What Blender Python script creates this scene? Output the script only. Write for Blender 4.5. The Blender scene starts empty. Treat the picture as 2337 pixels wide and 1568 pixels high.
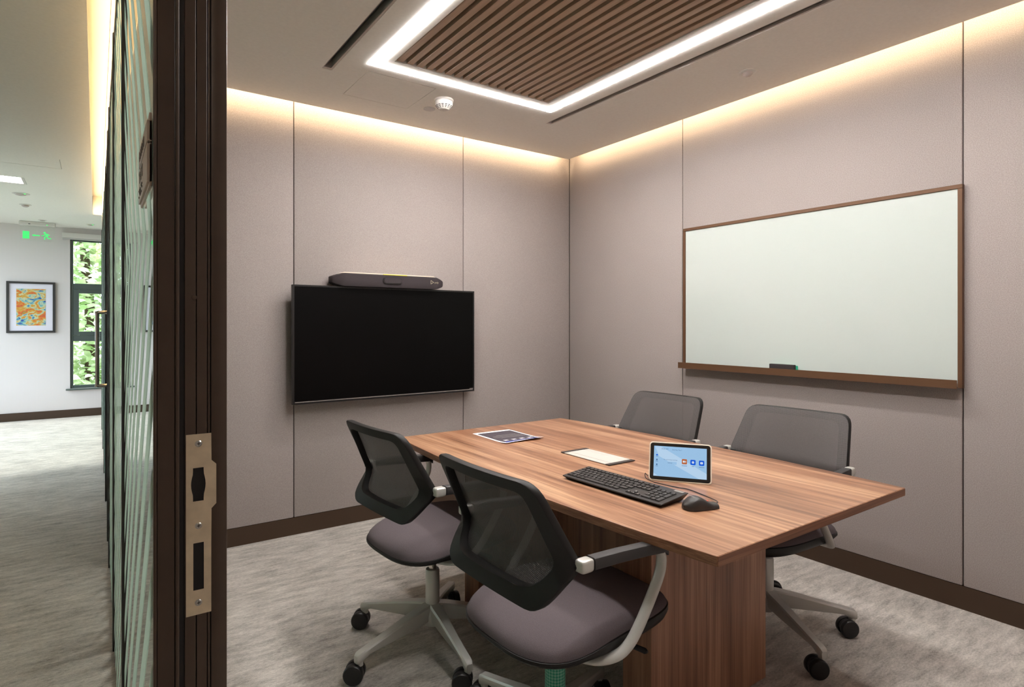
import bpy, bmesh, math, random
from mathutils import Vector, Matrix
random.seed(7)
PI = math.pi
R = math.radians
S = bpy.context.scene
C = S.collection

# ------------------------------------------------------------------ camera, world, sun, exposure
cam_d = bpy.data.cameras.new('camera')
cam = bpy.data.objects.new('camera', cam_d)
C.objects.link(cam)
S.camera = cam
cam.location = (0, 0, 1.27)
cam.rotation_euler = (PI/2, 0, -R(35.124))
cam_d.sensor_width = 36
cam_d.lens = 36*1349.6/2337
cam_d.shift_y = -44.5/2337
cam_d.clip_start = 0.01
cam_d.clip_end = 200

W = bpy.data.worlds.new('world')
S.world = W
W.use_nodes = True
_bg = W.node_tree.nodes['Background']
_bg.inputs[0].default_value = (0.78, 0.87, 1.0, 1)
_bg.inputs[1].default_value = 7.5

sun_d = bpy.data.lights.new('sun', 'SUN')
sun_d.energy = 4.5
sun_d.angle = R(11)      # hazy sun
sun_d.color = (1, 0.96, 0.88)
sun = bpy.data.objects.new('sun', sun_d)
C.objects.link(sun)
sun.rotation_euler = (R(48), 0, R(-84))     # shines down onto the trees and through the added corridor side window

def area_light(name, loc, rot, sx, sy, power, color):
    d = bpy.data.lights.new(name, 'AREA')
    d.shape = 'RECTANGLE'
    d.size, d.size_y, d.energy, d.color = sx, sy, power, color
    o = bpy.data.objects.new(name, d)
    C.objects.link(o)
    o.location, o.rotation_euler = loc, rot
    return o

WARM = (1.0, 0.76, 0.47)
LED_COVE = 7.2        # watts per metre of the hidden cove strips
LED_FRAME = 85.0
# LED strips lying in the ceiling coves
area_light('cove_led_back', (1.62, 3.578, 2.631), (R(62), 0, 0), 2.86, 0.016, LED_COVE*2.86*0.55, WARM)
area_light('cove_led_right', (3.060, 1.6, 2.631), (R(62), 0, R(-90)), 3.9, 0.016, LED_COVE*3.9*0.42, WARM)
area_light('cove_led_corridor', (-0.052, 4.2, 2.64), (R(80), 0, R(-90)), 8.8, 0.02, 9.0*8.8, (1.0, 0.72, 0.40))

S.view_settings.view_transform = 'Standard'
S.view_settings.look = 'None'
S.view_settings.exposure = 0.0
S.view_settings.gamma = 1
S.view_settings.use_curve_mapping = False
S.cycles.use_denoising = True
S.cycles.max_bounces = 8
S.cycles.diffuse_bounces = 5
S.cycles.glossy_bounces = 4
S.cycles.transmission_bounces = 6
S.cycles.transparent_max_bounces = 24
S.cycles.sample_clamp_indirect = 6
S.cycles.caustics_reflective = False
S.cycles.caustics_refractive = False

# ------------------------------------------------------------------ materials
def srgb(r, g, b):
    def f(c):
        c /= 255
        return c/12.92 if c <= 0.04045 else ((c+0.055)/1.055)**2.4
    return (f(r), f(g), f(b), 1)

def new_mat(name):
    m = bpy.data.materials.new(name)
    m.use_nodes = True
    nt = m.node_tree
    return m, nt, nt.nodes['Principled BSDF']

def N(nt, kind, **kw):
    n = nt.nodes.new(kind)
    for k, v in kw.items():
        setattr(n, k, v)
    return n

def plain(name, col, rough=0.5, metal=0.0, spec=0.5, emit=None, estr=0, coat=0, noise=0.0, nscale=200, bump=0.0):
    m, nt, b = new_mat(name)
    b.inputs['Base Color'].default_value = col
    b.inputs['Roughness'].default_value = rough
    b.inputs['Metallic'].default_value = metal
    b.inputs['Specular IOR Level'].default_value = spec
    if coat:
        b.inputs['Coat Weight'].default_value = coat
        b.inputs['Coat Roughness'].default_value = 0.03
    if emit:
        b.inputs['Emission Color'].default_value = emit
        b.inputs['Emission Strength'].default_value = estr
    if noise or bump:
        tc = N(nt, 'ShaderNodeTexCoord')
        nz = N(nt, 'ShaderNodeTexNoise')
        nz.inputs['Scale'].default_value = nscale
        nz.inputs['Detail'].default_value = 3
        nt.links.new(tc.outputs['Object'], nz.inputs['Vector'])
        if noise:
            mx = N(nt, 'ShaderNodeMixRGB', blend_type='MULTIPLY')
            mx.inputs[0].default_value = 1
            mx.inputs[1].default_value = col
            mr = N(nt, 'ShaderNodeMapRange')
            mr.inputs[1].default_value, mr.inputs[2].default_value = 0.3, 0.7
            mr.inputs[3].default_value, mr.inputs[4].default_value = 1-noise, 1+noise*0.4
            nt.links.new(nz.outputs[0], mr.inputs[0])
            nt.links.new(mr.outputs[0], mx.inputs[2])
            nt.links.new(mx.outputs[0], b.inputs['Base Color'])
        if bump:
            bp = N(nt, 'ShaderNodeBump')
            bp.inputs['Strength'].default_value = bump
            bp.inputs['Distance'].default_value = 0.002
            nt.links.new(nz.outputs[0], bp.inputs['Height'])
            nt.links.new(bp.outputs[0], b.inputs['Normal'])
    return m

def fabric_wall():
    m, nt, b = new_mat('fabric_wall')
    tc = N(nt, 'ShaderNodeTexCoord')
    n1 = N(nt, 'ShaderNodeTexNoise'); n1.inputs['Scale'].default_value = 260; n1.inputs['Detail'].default_value = 4
    n2 = N(nt, 'ShaderNodeTexNoise'); n2.inputs['Scale'].default_value = 2.2; n2.inputs['Detail'].default_value = 3
    nt.links.new(tc.outputs['Object'], n1.inputs[0]); nt.links.new(tc.outputs['Object'], n2.inputs[0])
    r1 = N(nt, 'ShaderNodeValToRGB')
    r1.color_ramp.elements[0].position, r1.color_ramp.elements[1].position = 0.3, 0.72
    r1.color_ramp.elements[0].color = srgb(152, 142, 139); r1.color_ramp.elements[1].color = srgb(178, 168, 164)
    nt.links.new(n1.outputs[0], r1.inputs[0])
    mr = N(nt, 'ShaderNodeMapRange'); mr.inputs[3].default_value, mr.inputs[4].default_value = 0.94, 1.05
    nt.links.new(n2.outputs[0], mr.inputs[0])
    mx = N(nt, 'ShaderNodeMixRGB', blend_type='MULTIPLY'); mx.inputs[0].default_value = 1
    nt.links.new(r1.outputs[0], mx.inputs[1]); nt.links.new(mr.outputs[0], mx.inputs[2])
    nt.links.new(mx.outputs[0], b.inputs['Base Color'])
    b.inputs['Roughness'].default_value = 0.95
    b.inputs['Specular IOR Level'].default_value = 0.15
    bp = N(nt, 'ShaderNodeBump'); bp.inputs['Strength'].default_value = 0.25; bp.inputs['Distance'].default_value = 0.001
    nt.links.new(n1.outputs[0], bp.inputs['Height']); nt.links.new(bp.outputs[0], b.inputs['Normal'])
    return m

def wallpaper():
    m, nt, b = new_mat('striped_wallpaper')
    tc = N(nt, 'ShaderNodeTexCoord')
    wv = N(nt, 'ShaderNodeTexWave', wave_type='BANDS', bands_direction='X')
    wv.inputs['Scale'].default_value = 24; wv.inputs['Distortion'].default_value = 0.6; wv.inputs['Detail'].default_value = 1
    nt.links.new(tc.outputs['Object'], wv.inputs[0])
    r1 = N(nt, 'ShaderNodeValToRGB')
    r1.color_ramp.elements[0].color = srgb(212, 205, 203); r1.color_ramp.elements[1].color = srgb(227, 220, 219)
    nt.links.new(wv.outputs[1], r1.inputs[0]); nt.links.new(r1.outputs[0], b.inputs['Base Color'])
    b.inputs['Roughness'].default_value = 0.9
    return m

def carpet():
    m, nt, b = new_mat('carpet')
    tc = N(nt, 'ShaderNodeTexCoord')
    def noise(scale, sx, sy, detail, rot=0.0):
        mp = N(nt, 'ShaderNodeMapping'); mp.inputs['Scale'].default_value = (sx, sy, 1); mp.inputs['Rotation'].default_value = (0, 0, rot)
        nz = N(nt, 'ShaderNodeTexNoise'); nz.inputs['Scale'].default_value = scale; nz.inputs['Detail'].default_value = detail
        nz.inputs['Roughness'].default_value = 0.62
        nt.links.new(tc.outputs['Object'], mp.inputs[0]); nt.links.new(mp.outputs[0], nz.inputs[0])
        return nz.outputs[0]
    a = noise(18, 0.42, 1.5, 6, R(8))
    f = noise(420, 1, 1, 2)
    g = noise(2.2, 1, 1.4, 4)
    def mul(x, w):
        mm = N(nt, 'ShaderNodeMath', operation='MULTIPLY'); mm.inputs[1].default_value = w
        nt.links.new(x, mm.inputs[0]); return mm.outputs[0]
    def add(x, y):
        mm = N(nt, 'ShaderNodeMath', operation='ADD'); nt.links.new(x, mm.inputs[0]); nt.links.new(y, mm.inputs[1]); return mm.outputs[0]
    h = noise(95, 0.7, 1.6, 3, R(8))
    s = add(add(add(mul(a, 0.36), mul(f, 0.26)), mul(g, 0.18)), mul(h, 0.24))
    r = N(nt, 'ShaderNodeValToRGB')
    r.color_ramp.elements[0].position, r.color_ramp.elements[1].position = 0.40, 0.65
    r.color_ramp.elements[0].color = srgb(120, 114, 107); r.color_ramp.elements[1].color = srgb(222, 214, 205)
    nt.links.new(s, r.inputs[0]); nt.links.new(r.outputs[0], b.inputs['Base Color'])
    b.inputs['Roughness'].default_value = 0.95; b.inputs['Specular IOR Level'].default_value = 0.2
    b.inputs['Sheen Weight'].default_value = 0.25
    bp = N(nt, 'ShaderNodeBump'); bp.inputs['Strength'].default_value = 0.6; bp.inputs['Distance'].default_value = 0.003
    nt.links.new(f, bp.inputs['Height']); nt.links.new(bp.outputs[0], b.inputs['Normal'])
    return m

def wood(name, axis, c0, c1, c2, rough=0.34, scale=1.0):
    m, nt, b = new_mat(name)
    tc = N(nt, 'ShaderNodeTexCoord')
    def noise(k, al, sc, detail, dist=0.0):
        mp = N(nt, 'ShaderNodeMapping')
        v = [k, k, k]; v[axis] = al
        mp.inputs['Scale'].default_value = v
        nz = N(nt, 'ShaderNodeTexNoise'); nz.inputs['Scale'].default_value = sc*scale; nz.inputs['Detail'].default_value = detail
        nz.inputs['Distortion'].default_value = dist
        nt.links.new(tc.outputs['Object'], mp.inputs[0]); nt.links.new(mp.outputs[0], nz.inputs[0]); return nz.outputs[0]
    big = noise(5, 0.32, 2.0, 4, 0.5)
    mid = noise(26, 0.7, 2.2, 4, 0.3)
    fine = noise(150, 1.6, 2.4, 3)
    def mul(x, w):
        mm = N(nt, 'ShaderNodeMath', operation='MULTIPLY'); mm.inputs[1].default_value = w
        nt.links.new(x, mm.inputs[0]); return mm.outputs[0]
    def add(x, y):
        mm = N(nt, 'ShaderNodeMath', operation='ADD'); nt.links.new(x, mm.inputs[0]); nt.links.new(y, mm.inputs[1]); return mm.outputs[0]
    s = add(add(mul(big, 0.45), mul(mid, 0.33)), mul(fine, 0.24))
    r = N(nt, 'ShaderNodeValToRGB')
    e = r.color_ramp.elements
    e[0].position, e[0].color = 0.40, c0
    e[1].position, e[1].color = 0.64, c2
    k = e.new(0.51); k.color = c1
    nt.links.new(s, r.inputs[0]); nt.links.new(r.outputs[0], b.inputs['Base Color'])
    b.inputs['Roughness'].default_value = rough
    bp = N(nt, 'ShaderNodeBump'); bp.inputs['Strength'].default_value = 0.06; bp.inputs['Distance'].default_value = 0.001
    nt.links.new(fine, bp.inputs['Height']); nt.links.new(bp.outputs[0], b.inputs['Normal'])
    return m

def clear_glass(name, tint=(0.93, 0.97, 0.95, 1)):
    m = bpy.data.materials.new(name); m.use_nodes = True
    nt = m.node_tree; nt.nodes.clear()
    out = N(nt, 'ShaderNodeOutputMaterial'); mix = N(nt, 'ShaderNodeMixShader')
    tr = N(nt, 'ShaderNodeBsdfTransparent'); tr.inputs[0].default_value = tint
    gl = N(nt, 'ShaderNodeBsdfGlossy'); gl.inputs['Roughness'].default_value = 0.0; gl.inputs[0].default_value = (0.95, 0.97, 0.96, 1)
    fr = N(nt, 'ShaderNodeFresnel')
    ge = N(nt, 'ShaderNodeNewGeometry'); io = N(nt, 'ShaderNodeMapRange')      # same reflectance on both faces of the thin pane
    io.inputs[3].default_value, io.inputs[4].default_value = 1.5, 1/1.5
    nt.links.new(ge.outputs['Backfacing'], io.inputs[0]); nt.links.new(io.outputs[0], fr.inputs[0])
    nt.links.new(fr.outputs[0], mix.inputs[0]); nt.links.new(tr.outputs[0], mix.inputs[1]); nt.links.new(gl.outputs[0], mix.inputs[2])
    nt.links.new(mix.outputs[0], out.inputs[0])
    return m

def frosted():
    m = bpy.data.materials.new('frosted_film'); m.use_nodes = True
    nt = m.node_tree; nt.nodes.clear()
    out = N(nt, 'ShaderNodeOutputMaterial'); mix = N(nt, 'ShaderNodeMixShader'); mix.inputs[0].default_value = 0.45
    df = N(nt, 'ShaderNodeBsdfDiffuse'); df.inputs[0].default_value = srgb(196, 216, 204)
    tl = N(nt, 'ShaderNodeBsdfTranslucent'); tl.inputs[0].default_value = srgb(196, 220, 206)
    nt.links.new(df.outputs[0], mix.inputs[1]); nt.links.new(tl.outputs[0], mix.inputs[2]); nt.links.new(mix.outputs[0], out.inputs[0])
    return m

def chair_mesh_mat():
    m = bpy.data.materials.new('woven_mesh'); m.use_nodes = True
    nt = m.node_tree; nt.nodes.clear()
    out = N(nt, 'ShaderNodeOutputMaterial'); mix = N(nt, 'ShaderNodeMixShader')
    tr = N(nt, 'ShaderNodeBsdfTransparent')
    pb = N(nt, 'ShaderNodeBsdfPrincipled'); pb.inputs['Base Color'].default_value = srgb(82, 77, 76); pb.inputs['Roughness'].default_value = 0.7
    uv = N(nt, 'ShaderNodeUVMap'); sp = N(nt, 'ShaderNodeSeparateXYZ'); nt.links.new(uv.outputs[0], sp.inputs[0])
    def wave(o, k):
        a = N(nt, 'ShaderNodeMath', operation='MULTIPLY'); a.inputs[1].default_value = k; nt.links.new(o, a.inputs[0])
        b = N(nt, 'ShaderNodeMath', operation='SINE'); nt.links.new(a.outputs[0], b.inputs[0])
        c = N(nt, 'ShaderNodeMath', operation='ABSOLUTE'); nt.links.new(b.outputs[0], c.inputs[0]); return c.outputs[0]
    p = N(nt, 'ShaderNodeMath', operation='MULTIPLY')
    nt.links.new(wave(sp.outputs[0], PI/0.0036), p.inputs[0]); nt.links.new(wave(sp.outputs[1], PI/0.0036), p.inputs[1])
    gt = N(nt, 'ShaderNodeMapRange'); gt.inputs[1].default_value, gt.inputs[2].default_value = 0.45, 0.75
    gt.inputs[3].default_value, gt.inputs[4].default_value = 1.0, 0.68
    nt.links.new(p.outputs[0], gt.inputs[0])
    nt.links.new(gt.outputs[0], mix.inputs[0]); nt.links.new(tr.outputs[0], mix.inputs[1]); nt.links.new(pb.outputs[0], mix.inputs[2])
    nt.links.new(mix.outputs[0], out.inputs[0])
    return m

def net_sleeve_mat():
    m, nt, b = new_mat('green_net')
    tc = N(nt, 'ShaderNodeTexCoord'); mp = N(nt, 'ShaderNodeMapping')
    uv = N(nt, 'ShaderNodeUVMap'); mp.inputs['Rotation'].default_value = (0, 0, R(45)); mp.inputs['Scale'].default_value = (160, 160, 1)
    ck = N(nt, 'ShaderNodeTexChecker'); ck.inputs['Scale'].default_value = 1.0
    ck.inputs[1].default_value = srgb(30, 140, 112); ck.inputs[2].default_value = srgb(120, 180, 158)
    nt.links.new(uv.outputs[0], mp.inputs[0]); nt.links.new(mp.outputs[0], ck.inputs[0]); nt.links.new(ck.outputs[0], b.inputs['Base Color'])
    b.inputs['Roughness'].default_value = 0.45
    return m

def art_mat():
    m, nt, b = new_mat('abstract_print')
    tc = N(nt, 'ShaderNodeTexCoord')
    mp = N(nt, 'ShaderNodeMapping'); mp.inputs['Scale'].default_value = (6.5, 1, 11); mp.inputs['Rotation'].default_value = (0, R(-25), 0)
    nz = N(nt, 'ShaderNodeTexNoise'); nz.inputs['Scale'].default_value = 1.0; nz.inputs['Detail'].default_value = 5; nz.inputs['Distortion'].default_value = 1.4
    nz.inputs['Roughness'].default_value = 0.6
    nt.links.new(tc.outputs['Object'], mp.inputs[0]); nt.links.new(mp.outputs[0], nz.inputs[0])
    r = N(nt, 'ShaderNodeValToRGB'); e = r.color_ramp.elements
    cols = [(0.28, (36, 46, 110)), (0.36, (48, 70, 160)), (0.42, (110, 180, 180)), (0.47, (205, 205, 165)), (0.52, (200, 160, 60)),
            (0.58, (215, 120, 45)), (0.63, (205, 70, 55)), (0.70, (150, 170, 60)), (0.78, (80, 60, 90))]
    e[0].position, e[0].color = cols[0][0], srgb(*cols[0][1]); e[1].position, e[1].color = cols[-1][0], srgb(*cols[-1][1])
    for p, c in cols[1:-1]:
        k = e.new(p); k.color = srgb(*c)
    nt.links.new(nz.outputs[0], r.inputs[0]); nt.links.new(r.outputs[0], b.inputs['Base Color'])
    b.inputs['Roughness'].default_value = 0.6
    return m

def leaf_mat():
    m, nt, b = new_mat('leaf')
    tc = N(nt, 'ShaderNodeTexCoord'); nz = N(nt, 'ShaderNodeTexNoise'); nz.inputs['Scale'].default_value = 3
    nt.links.new(tc.outputs['Object'], nz.inputs[0])
    r = N(nt, 'ShaderNodeValToRGB'); r.color_ramp.elements[0].color = srgb(176, 206, 138); r.color_ramp.elements[1].color = srgb(244, 250, 220)
    r.color_ramp.elements[0].position, r.color_ramp.elements[1].position = 0.35, 0.65
    nt.links.new(nz.outputs[0], r.inputs[0]); nt.links.new(r.outputs[0], b.inputs['Base Color'])
    b.inputs['Roughness'].default_value = 0.35
    return m

M = dict(
    fabric=fabric_wall(), paper_wall=wallpaper(), carpet=carpet(),
    seam=plain('panel_backing', srgb(70, 62, 60), 0.9),
    ceiling=plain('ceiling_paint', srgb(249, 246, 240), 0.9, noise=0.03, nscale=60),
    white_paint=plain('white_paint', srgb(232, 226, 214), 0.85),
    bronze=plain('bronze_metal', srgb(78, 64, 53), 0.36, 0.25, noise=0.10, nscale=30),
    bronze_dark=plain('bronze_gasket', srgb(36, 32, 29), 0.45),
    board_bronze=plain('board_bronze', srgb(104, 74, 52), 0.45, 0.3, noise=0.06, nscale=400),
    skirting=plain('skirting_bronze', srgb(64, 46, 32), 0.5, 0.1),
    top_wood=wood('walnut_top', 1, srgb(108, 72, 53), srgb(155, 111, 84), srgb(200, 160, 126), 0.30),
    leg_wood=wood('walnut_leg', 2, srgb(110, 74, 56), srgb(148, 105, 81), srgb(182, 139, 111), 0.4),
    band_wood=wood('walnut_band', 0, srgb(98, 62, 43), srgb(134, 90, 65), srgb(160, 116, 86), 0.35),
    slat_wood=wood('walnut_slat', 1, srgb(156, 130, 108), srgb(176, 150, 128), srgb(194, 168, 146), 0.55),
    slat_back=plain('slat_backing', srgb(104, 86, 74), 0.9),
    led=plain('led_diffuser', (1, 1, 1, 1), 0.5, emit=(1.0, 0.968, 0.945, 1), estr=LED_FRAME),
    slot=plain('slot_black', srgb(44, 42, 42), 0.6),
    slot_rim=plain('slot_rim', srgb(190, 180, 174), 0.5),
    white_plastic=plain('white_plastic', srgb(218, 214, 208), 0.4),
    grey_plastic=plain('grey_plastic', srgb(196, 192, 190), 0.5),
    lens=plain('sensor_lens', srgb(188, 176, 170), 0.25),
    dark=plain('dark_void', srgb(22, 20, 19), 0.8),
    tv_body=plain('tv_body', srgb(24, 22, 22), 0.35),
    tv_screen=plain('tv_screen', srgb(7, 6, 6), 0.35, spec=0.10),
    bar_cloth=plain('speaker_cloth', srgb(58, 50, 53), 0.85, noise=0.35, nscale=900),
    bar_shell=plain('bar_shell', srgb(226, 208, 188), 0.35),
    led_yellow=plain('led_yellow', srgb(220, 200, 40), 0.4, emit=srgb(225, 205, 40), estr=0.55),
    logo=plain('logo_print', srgb(165, 155, 132), 0.5),
    board_glass=plain('board_glass', srgb(200, 208, 203), 0.12, spec=0.5, coat=0.6),
    felt=plain('eraser_felt', srgb(48, 42, 42), 0.95, noise=0.2, nscale=300),
    teal=plain('teal_plastic', srgb(40, 170, 130), 0.4),
    silver=plain('silver_paint', srgb(206, 204, 198), 0.30, 0.35),
    chrome=plain('chrome', srgb(200, 196, 190), 0.12, 1.0),
    plastic=plain('black_plastic', srgb(25, 23, 22), 0.5, spec=0.35, noise=0.1, nscale=300),
    arm_pad=plain('arm_pad', srgb(50, 47, 47), 0.55),
    seat_cloth=plain('seat_cloth', srgb(98, 89, 92), 0.95, spec=0.1, noise=0.16, nscale=500, bump=0.2),
    mesh=chair_mesh_mat(), net=net_sleeve_mat(),
    rubber=plain('black_rubber', srgb(22, 20, 20), 0.4),
    key=plain('key_black', srgb(44, 41, 40), 0.42),
    kb=plain('keyboard_black', srgb(34, 31, 30), 0.38),
    key_print=plain('key_print', srgb(225, 222, 216), 0.6),
    sticker=plain('sticker_grey', srgb(150, 145, 140), 0.35),
    mouse=plain('mouse_black', srgb(46, 43, 41), 0.38),
    red=plain('red_plastic_glow', srgb(230, 70, 50), 0.4, emit=srgb(230, 60, 40), estr=0.25),  # faint emission brightens the wheel, which is no lamp
    tablet_rim=plain('tablet_rim', srgb(232, 222, 204), 0.35),
    tablet_face=plain('tablet_face', srgb(34, 30, 28), 0.06, spec=0.7),
    scr=plain('screen_blue', (0, 0, 0, 1), 0.3, emit=srgb(160, 200, 236), estr=0.9, spec=0.2),
    scr_light=plain('screen_pale', (0, 0, 0, 1), 0.3, emit=srgb(184, 212, 238), estr=0.95, spec=0.2),
    scr_blue=plain('icon_blue', (0, 0, 0, 1), 0.3, emit=srgb(10, 90, 220), estr=0.9, spec=0.2),
    scr_orange=plain('icon_orange', (0, 0, 0, 1), 0.3, emit=srgb(190, 105, 60), estr=0.9, spec=0.2),
    scr_white=plain('icon_white', (0, 0, 0, 1), 0.3, emit=srgb(225, 238, 250), estr=0.9, spec=0.2),
    scr_text=plain('screen_text', (0, 0, 0, 1), 0.3, emit=srgb(60, 100, 150), estr=0.9, spec=0.2),
    paper=plain('paper_white', srgb(240, 238, 240), 0.8),
    print_dark=plain('print_dark', srgb(66, 58, 66), 0.7),
    print_blue=plain('print_blue', srgb(60, 76, 160), 0.7),
    flap=plain('flap_white', srgb(202, 197, 189), 0.45, 0.15),
    flap_dark=plain('flap_dark', srgb(62, 56, 54), 0.45, 0.3),
    steel=plain('strike_steel', srgb(222, 206, 176), 0.34, 0.45, noise=0.14, nscale=50),
    screw=plain('screw_zinc', srgb(190, 190, 184), 0.3, 0.9),
    glass=clear_glass('partition_glass'), window_glass=clear_glass('window_glass', (0.95, 0.98, 0.97, 1)),
    acrylic=clear_glass('acrylic', (0.97, 0.98, 0.97, 1)),
    film=frosted(),
    sign=plain('sign_plate', srgb(196, 178, 160), 0.5), sign_dark=plain('sign_lettering', srgb(88, 72, 60), 0.5),
    win_frame=plain('window_frame', srgb(74, 84, 80), 0.5),
    mat_board=plain('picture_mount', srgb(226, 222, 232), 0.8), frame_black=plain('picture_frame', srgb(44, 42, 40), 0.5),
    art=art_mat(),
    green=plain('exit_green', (0, 0, 0, 1), 0.4, emit=srgb(70, 235, 120), estr=1.15),
    downlight=plain('downlight', (1, 1, 1, 1), 0.5, emit=(1, 0.96, 0.9, 1), estr=60),
    green_led=plain('green_led', (0, 0, 0, 1), 0.4, emit=srgb(80, 255, 130), estr=1.5),
    leaf=leaf_mat(), bark=plain('bark', srgb(90, 70, 52), 0.9, noise=0.3, nscale=12),
    concrete=plain('sun_block_slab', srgb(150, 150, 150), 0.9), ground=plain('ground', srgb(128, 128, 118), 0.95, noise=0.2, nscale=2),
)

# ------------------------------------------------------------------ helpers
def link(o, parent=None):
    C.objects.link(o)
    if parent is not None:
        o.parent = parent
    return o

def obj(name, bm, mat, parent=None, smooth=False, bevel=0.0, seg=2, loc=None, rot=None):
    if bevel:
        bmesh.ops.bevel(bm, geom=[e for e in bm.edges], offset=bevel, segments=seg, affect='EDGES', profile=0.5, clamp_overlap=True)
    me = bpy.data.meshes.new(name)
    bm.to_mesh(me); bm.free()
    me.materials.append(M[mat])
    if smooth:
        for p in me.polygons: p.use_smooth = True
        me.set_sharp_from_angle(angle=R(38))
    o = bpy.data.objects.new(name, me)
    if loc is not None: o.location = loc
    if rot is not None: o.rotation_euler = rot
    return link(o, parent)

def inst(name, me, parent=None, loc=(0, 0, 0), rot=(0, 0, 0)):
    o = bpy.data.objects.new(name, me)
    o.location, o.rotation_euler = loc, rot
    return link(o, parent)

def tag(o, label, cat=None, group=None, kind=None):
    o['label'] = label
    if cat: o['category'] = cat
    if group: o['group'] = group
    if kind: o['kind'] = kind
    return o

def thing(name, label, cat, loc=(0, 0, 0), rotz=0, group=None):
    o = bpy.data.objects.new(name, None)
    o.empty_display_size = 0.1
    o.location = loc; o.rotation_euler = (0, 0, rotz)
    link(o)
    return tag(o, label, cat, group)

def struct(o, label):
    return tag(o, label, None, None, 'structure')

def B(x0, x1, y0, y1, z0, z1, bm=None):
    bm = bm or bmesh.new()
    v = [bm.verts.new((x, y, z)) for x in (x0, x1) for y in (y0, y1) for z in (z0, z1)]
    for f in ((0, 1, 3, 2), (4, 6, 7, 5), (0, 4, 5, 1), (2, 3, 7, 6), (0, 2, 6, 4), (1, 5, 7, 3)):
        bm.faces.new([v[i] for i in f])
    bmesh.ops.recalc_face_normals(bm, faces=bm.faces[:])
    return bm

def box(name, x0, x1, y0, y1, z0, z1, mat, parent=None, bevel=0.0, seg=2):
    return obj(name, B(min(x0, x1), max(x0, x1), min(y0, y1), max(y0, y1), min(z0, z1), max(z0, z1)), mat, parent, bevel=bevel, seg=seg, smooth=bevel > 0)

def plate(x0, x1, y0, y1, z0, z1, holes):
    """solid slab with rectangular holes (x0,x1,y0,y1)"""
    bm = bmesh.new()
    xs = sorted(set([x0, x1] + [h[i] for h in holes for i in (0, 1)])); ys = sorted(set([y0, y1] + [h[i] for h in holes for i in (2, 3)]))
    xs = [x for x in xs if x0 <= x <= x1]; ys = [y for y in ys if y0 <= y <= y1]
    vs = {}
    def V(i, j, z):
        k = (i, j, z)
        if k not in vs: vs[k] = bm.verts.new((xs[i], ys[j], z))
        return vs[k]
    def solid(i, j):
        if i < 0 or j < 0 or i >= len(xs)-1 or j >= len(ys)-1: return False
        cx, cy = (xs[i]+xs[i+1])/2, (ys[j]+ys[j+1])/2
        return not any(h[0] < cx < h[1] and h[2] < cy < h[3] for h in holes)
    for i in range(len(xs)-1):
        for j in range(len(ys)-1):
            if not solid(i, j): continue
            bm.faces.new([V(i, j, z0), V(i, j+1, z0), V(i+1, j+1, z0), V(i+1, j, z0)])
            bm.faces.new([V(i, j, z1), V(i+1, j, z1), V(i+1, j+1, z1), V(i, j+1, z1)])
            for di, dj, a, b in ((-1, 0, (i, j), (i, j+1)), (1, 0, (i+1, j+1), (i+1, j)), (0, -1, (i+1, j), (i, j)), (0, 1, (i, j+1), (i+1, j+1))):
                if not solid(i+di, j+dj):
                    bm.faces.new([V(*a, z0), V(*a, z1), V(*b, z1), V(*b, z0)])
    bmesh.ops.recalc_face_normals(bm, faces=bm.faces[:])
    return bm

def lathe(prof, n=32, bm=None, axis='Z', org=(0, 0, 0)):
    bm = bm or bmesh.new()
    rings = []
    def P(r, h, a):
        c, s = r*math.cos(a), r*math.sin(a)
        p = (c, s, h) if axis == 'Z' else ((c, h, s) if axis == 'Y' else (h, c, s))
        return (p[0]+org[0], p[1]+org[1], p[2]+org[2])
    for r, h in prof:
        if r < 1e-6: rings.append([bm.verts.new(P(0, h, 0))])
        else: rings.append([bm.verts.new(P(r, h, 2*PI*k/n)) for k in range(n)])
    for a, b in zip(rings, rings[1:]):
        for k in range(n):
            q = []
            for v in (a[k % len(a)], a[(k+1) % len(a)], b[(k+1) % len(b)], b[k % len(b)]):
                if v not in q: q.append(v)
            if len(q) > 2:
                try: bm.faces.new(q)
                except ValueError: pass
    if len(rings[0]) > 1: bm.faces.new(rings[0][::-1])
    if len(rings[-1]) > 1: bm.faces.new(rings[-1])
    bmesh.ops.recalc_face_normals(bm, faces=bm.faces[:])
    return bm

def superbox(c, h, e=0.42, nu=24, nv=14):
    """rounded block: superellipsoid with half sizes h"""
    bm = bmesh.new(); rows = []
    f = lambda v: math.copysign(abs(v)**e, v)
    for i in range(nv+1):
        b = -PI/2+PI*i/nv
        if i in (0, nv): rows.append([bm.verts.new((c[0], c[1], c[2]+h[2]*f(math.sin(b))))]); continue
        rows.append([bm.verts.new((c[0]+h[0]*f(math.cos(b))*f(math.cos(2*PI*k/nu)), c[1]+h[1]*f(math.cos(b))*f(math.sin(2*PI*k/nu)), c[2]+h[2]*f(math.sin(b)))) for k in range(nu)])
    for a, b in zip(rows, rows[1:]):
        for k in range(nu):
            q = []
            for v in (a[k % len(a)], a[(k+1) % len(a)], b[(k+1) % len(b)], b[k % len(b)]):
                if v not in q: q.append(v)
            bm.faces.new(q)
    bmesh.ops.recalc_face_normals(bm, faces=bm.faces[:])
    return bm

def spline(pts, n=8):
    """Catmull-Rom through points"""
    P = [Vector(p) for p in pts]
    P = [2*P[0]-P[1]] + P + [2*P[-1]-P[-2]]
    out = []
    for i in range(1, len(P)-2):
        for k in range(n):
            t = k/n
            a, b, c, d = P[i-1], P[i], P[i+1], P[i+2]
            out.append(0.5*((2*b)+(c-a)*t+(2*a-5*b+4*c-d)*t*t+(3*b-a-3*c+d)*t**3))
    out.append(P[-2])
    return out

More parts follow.
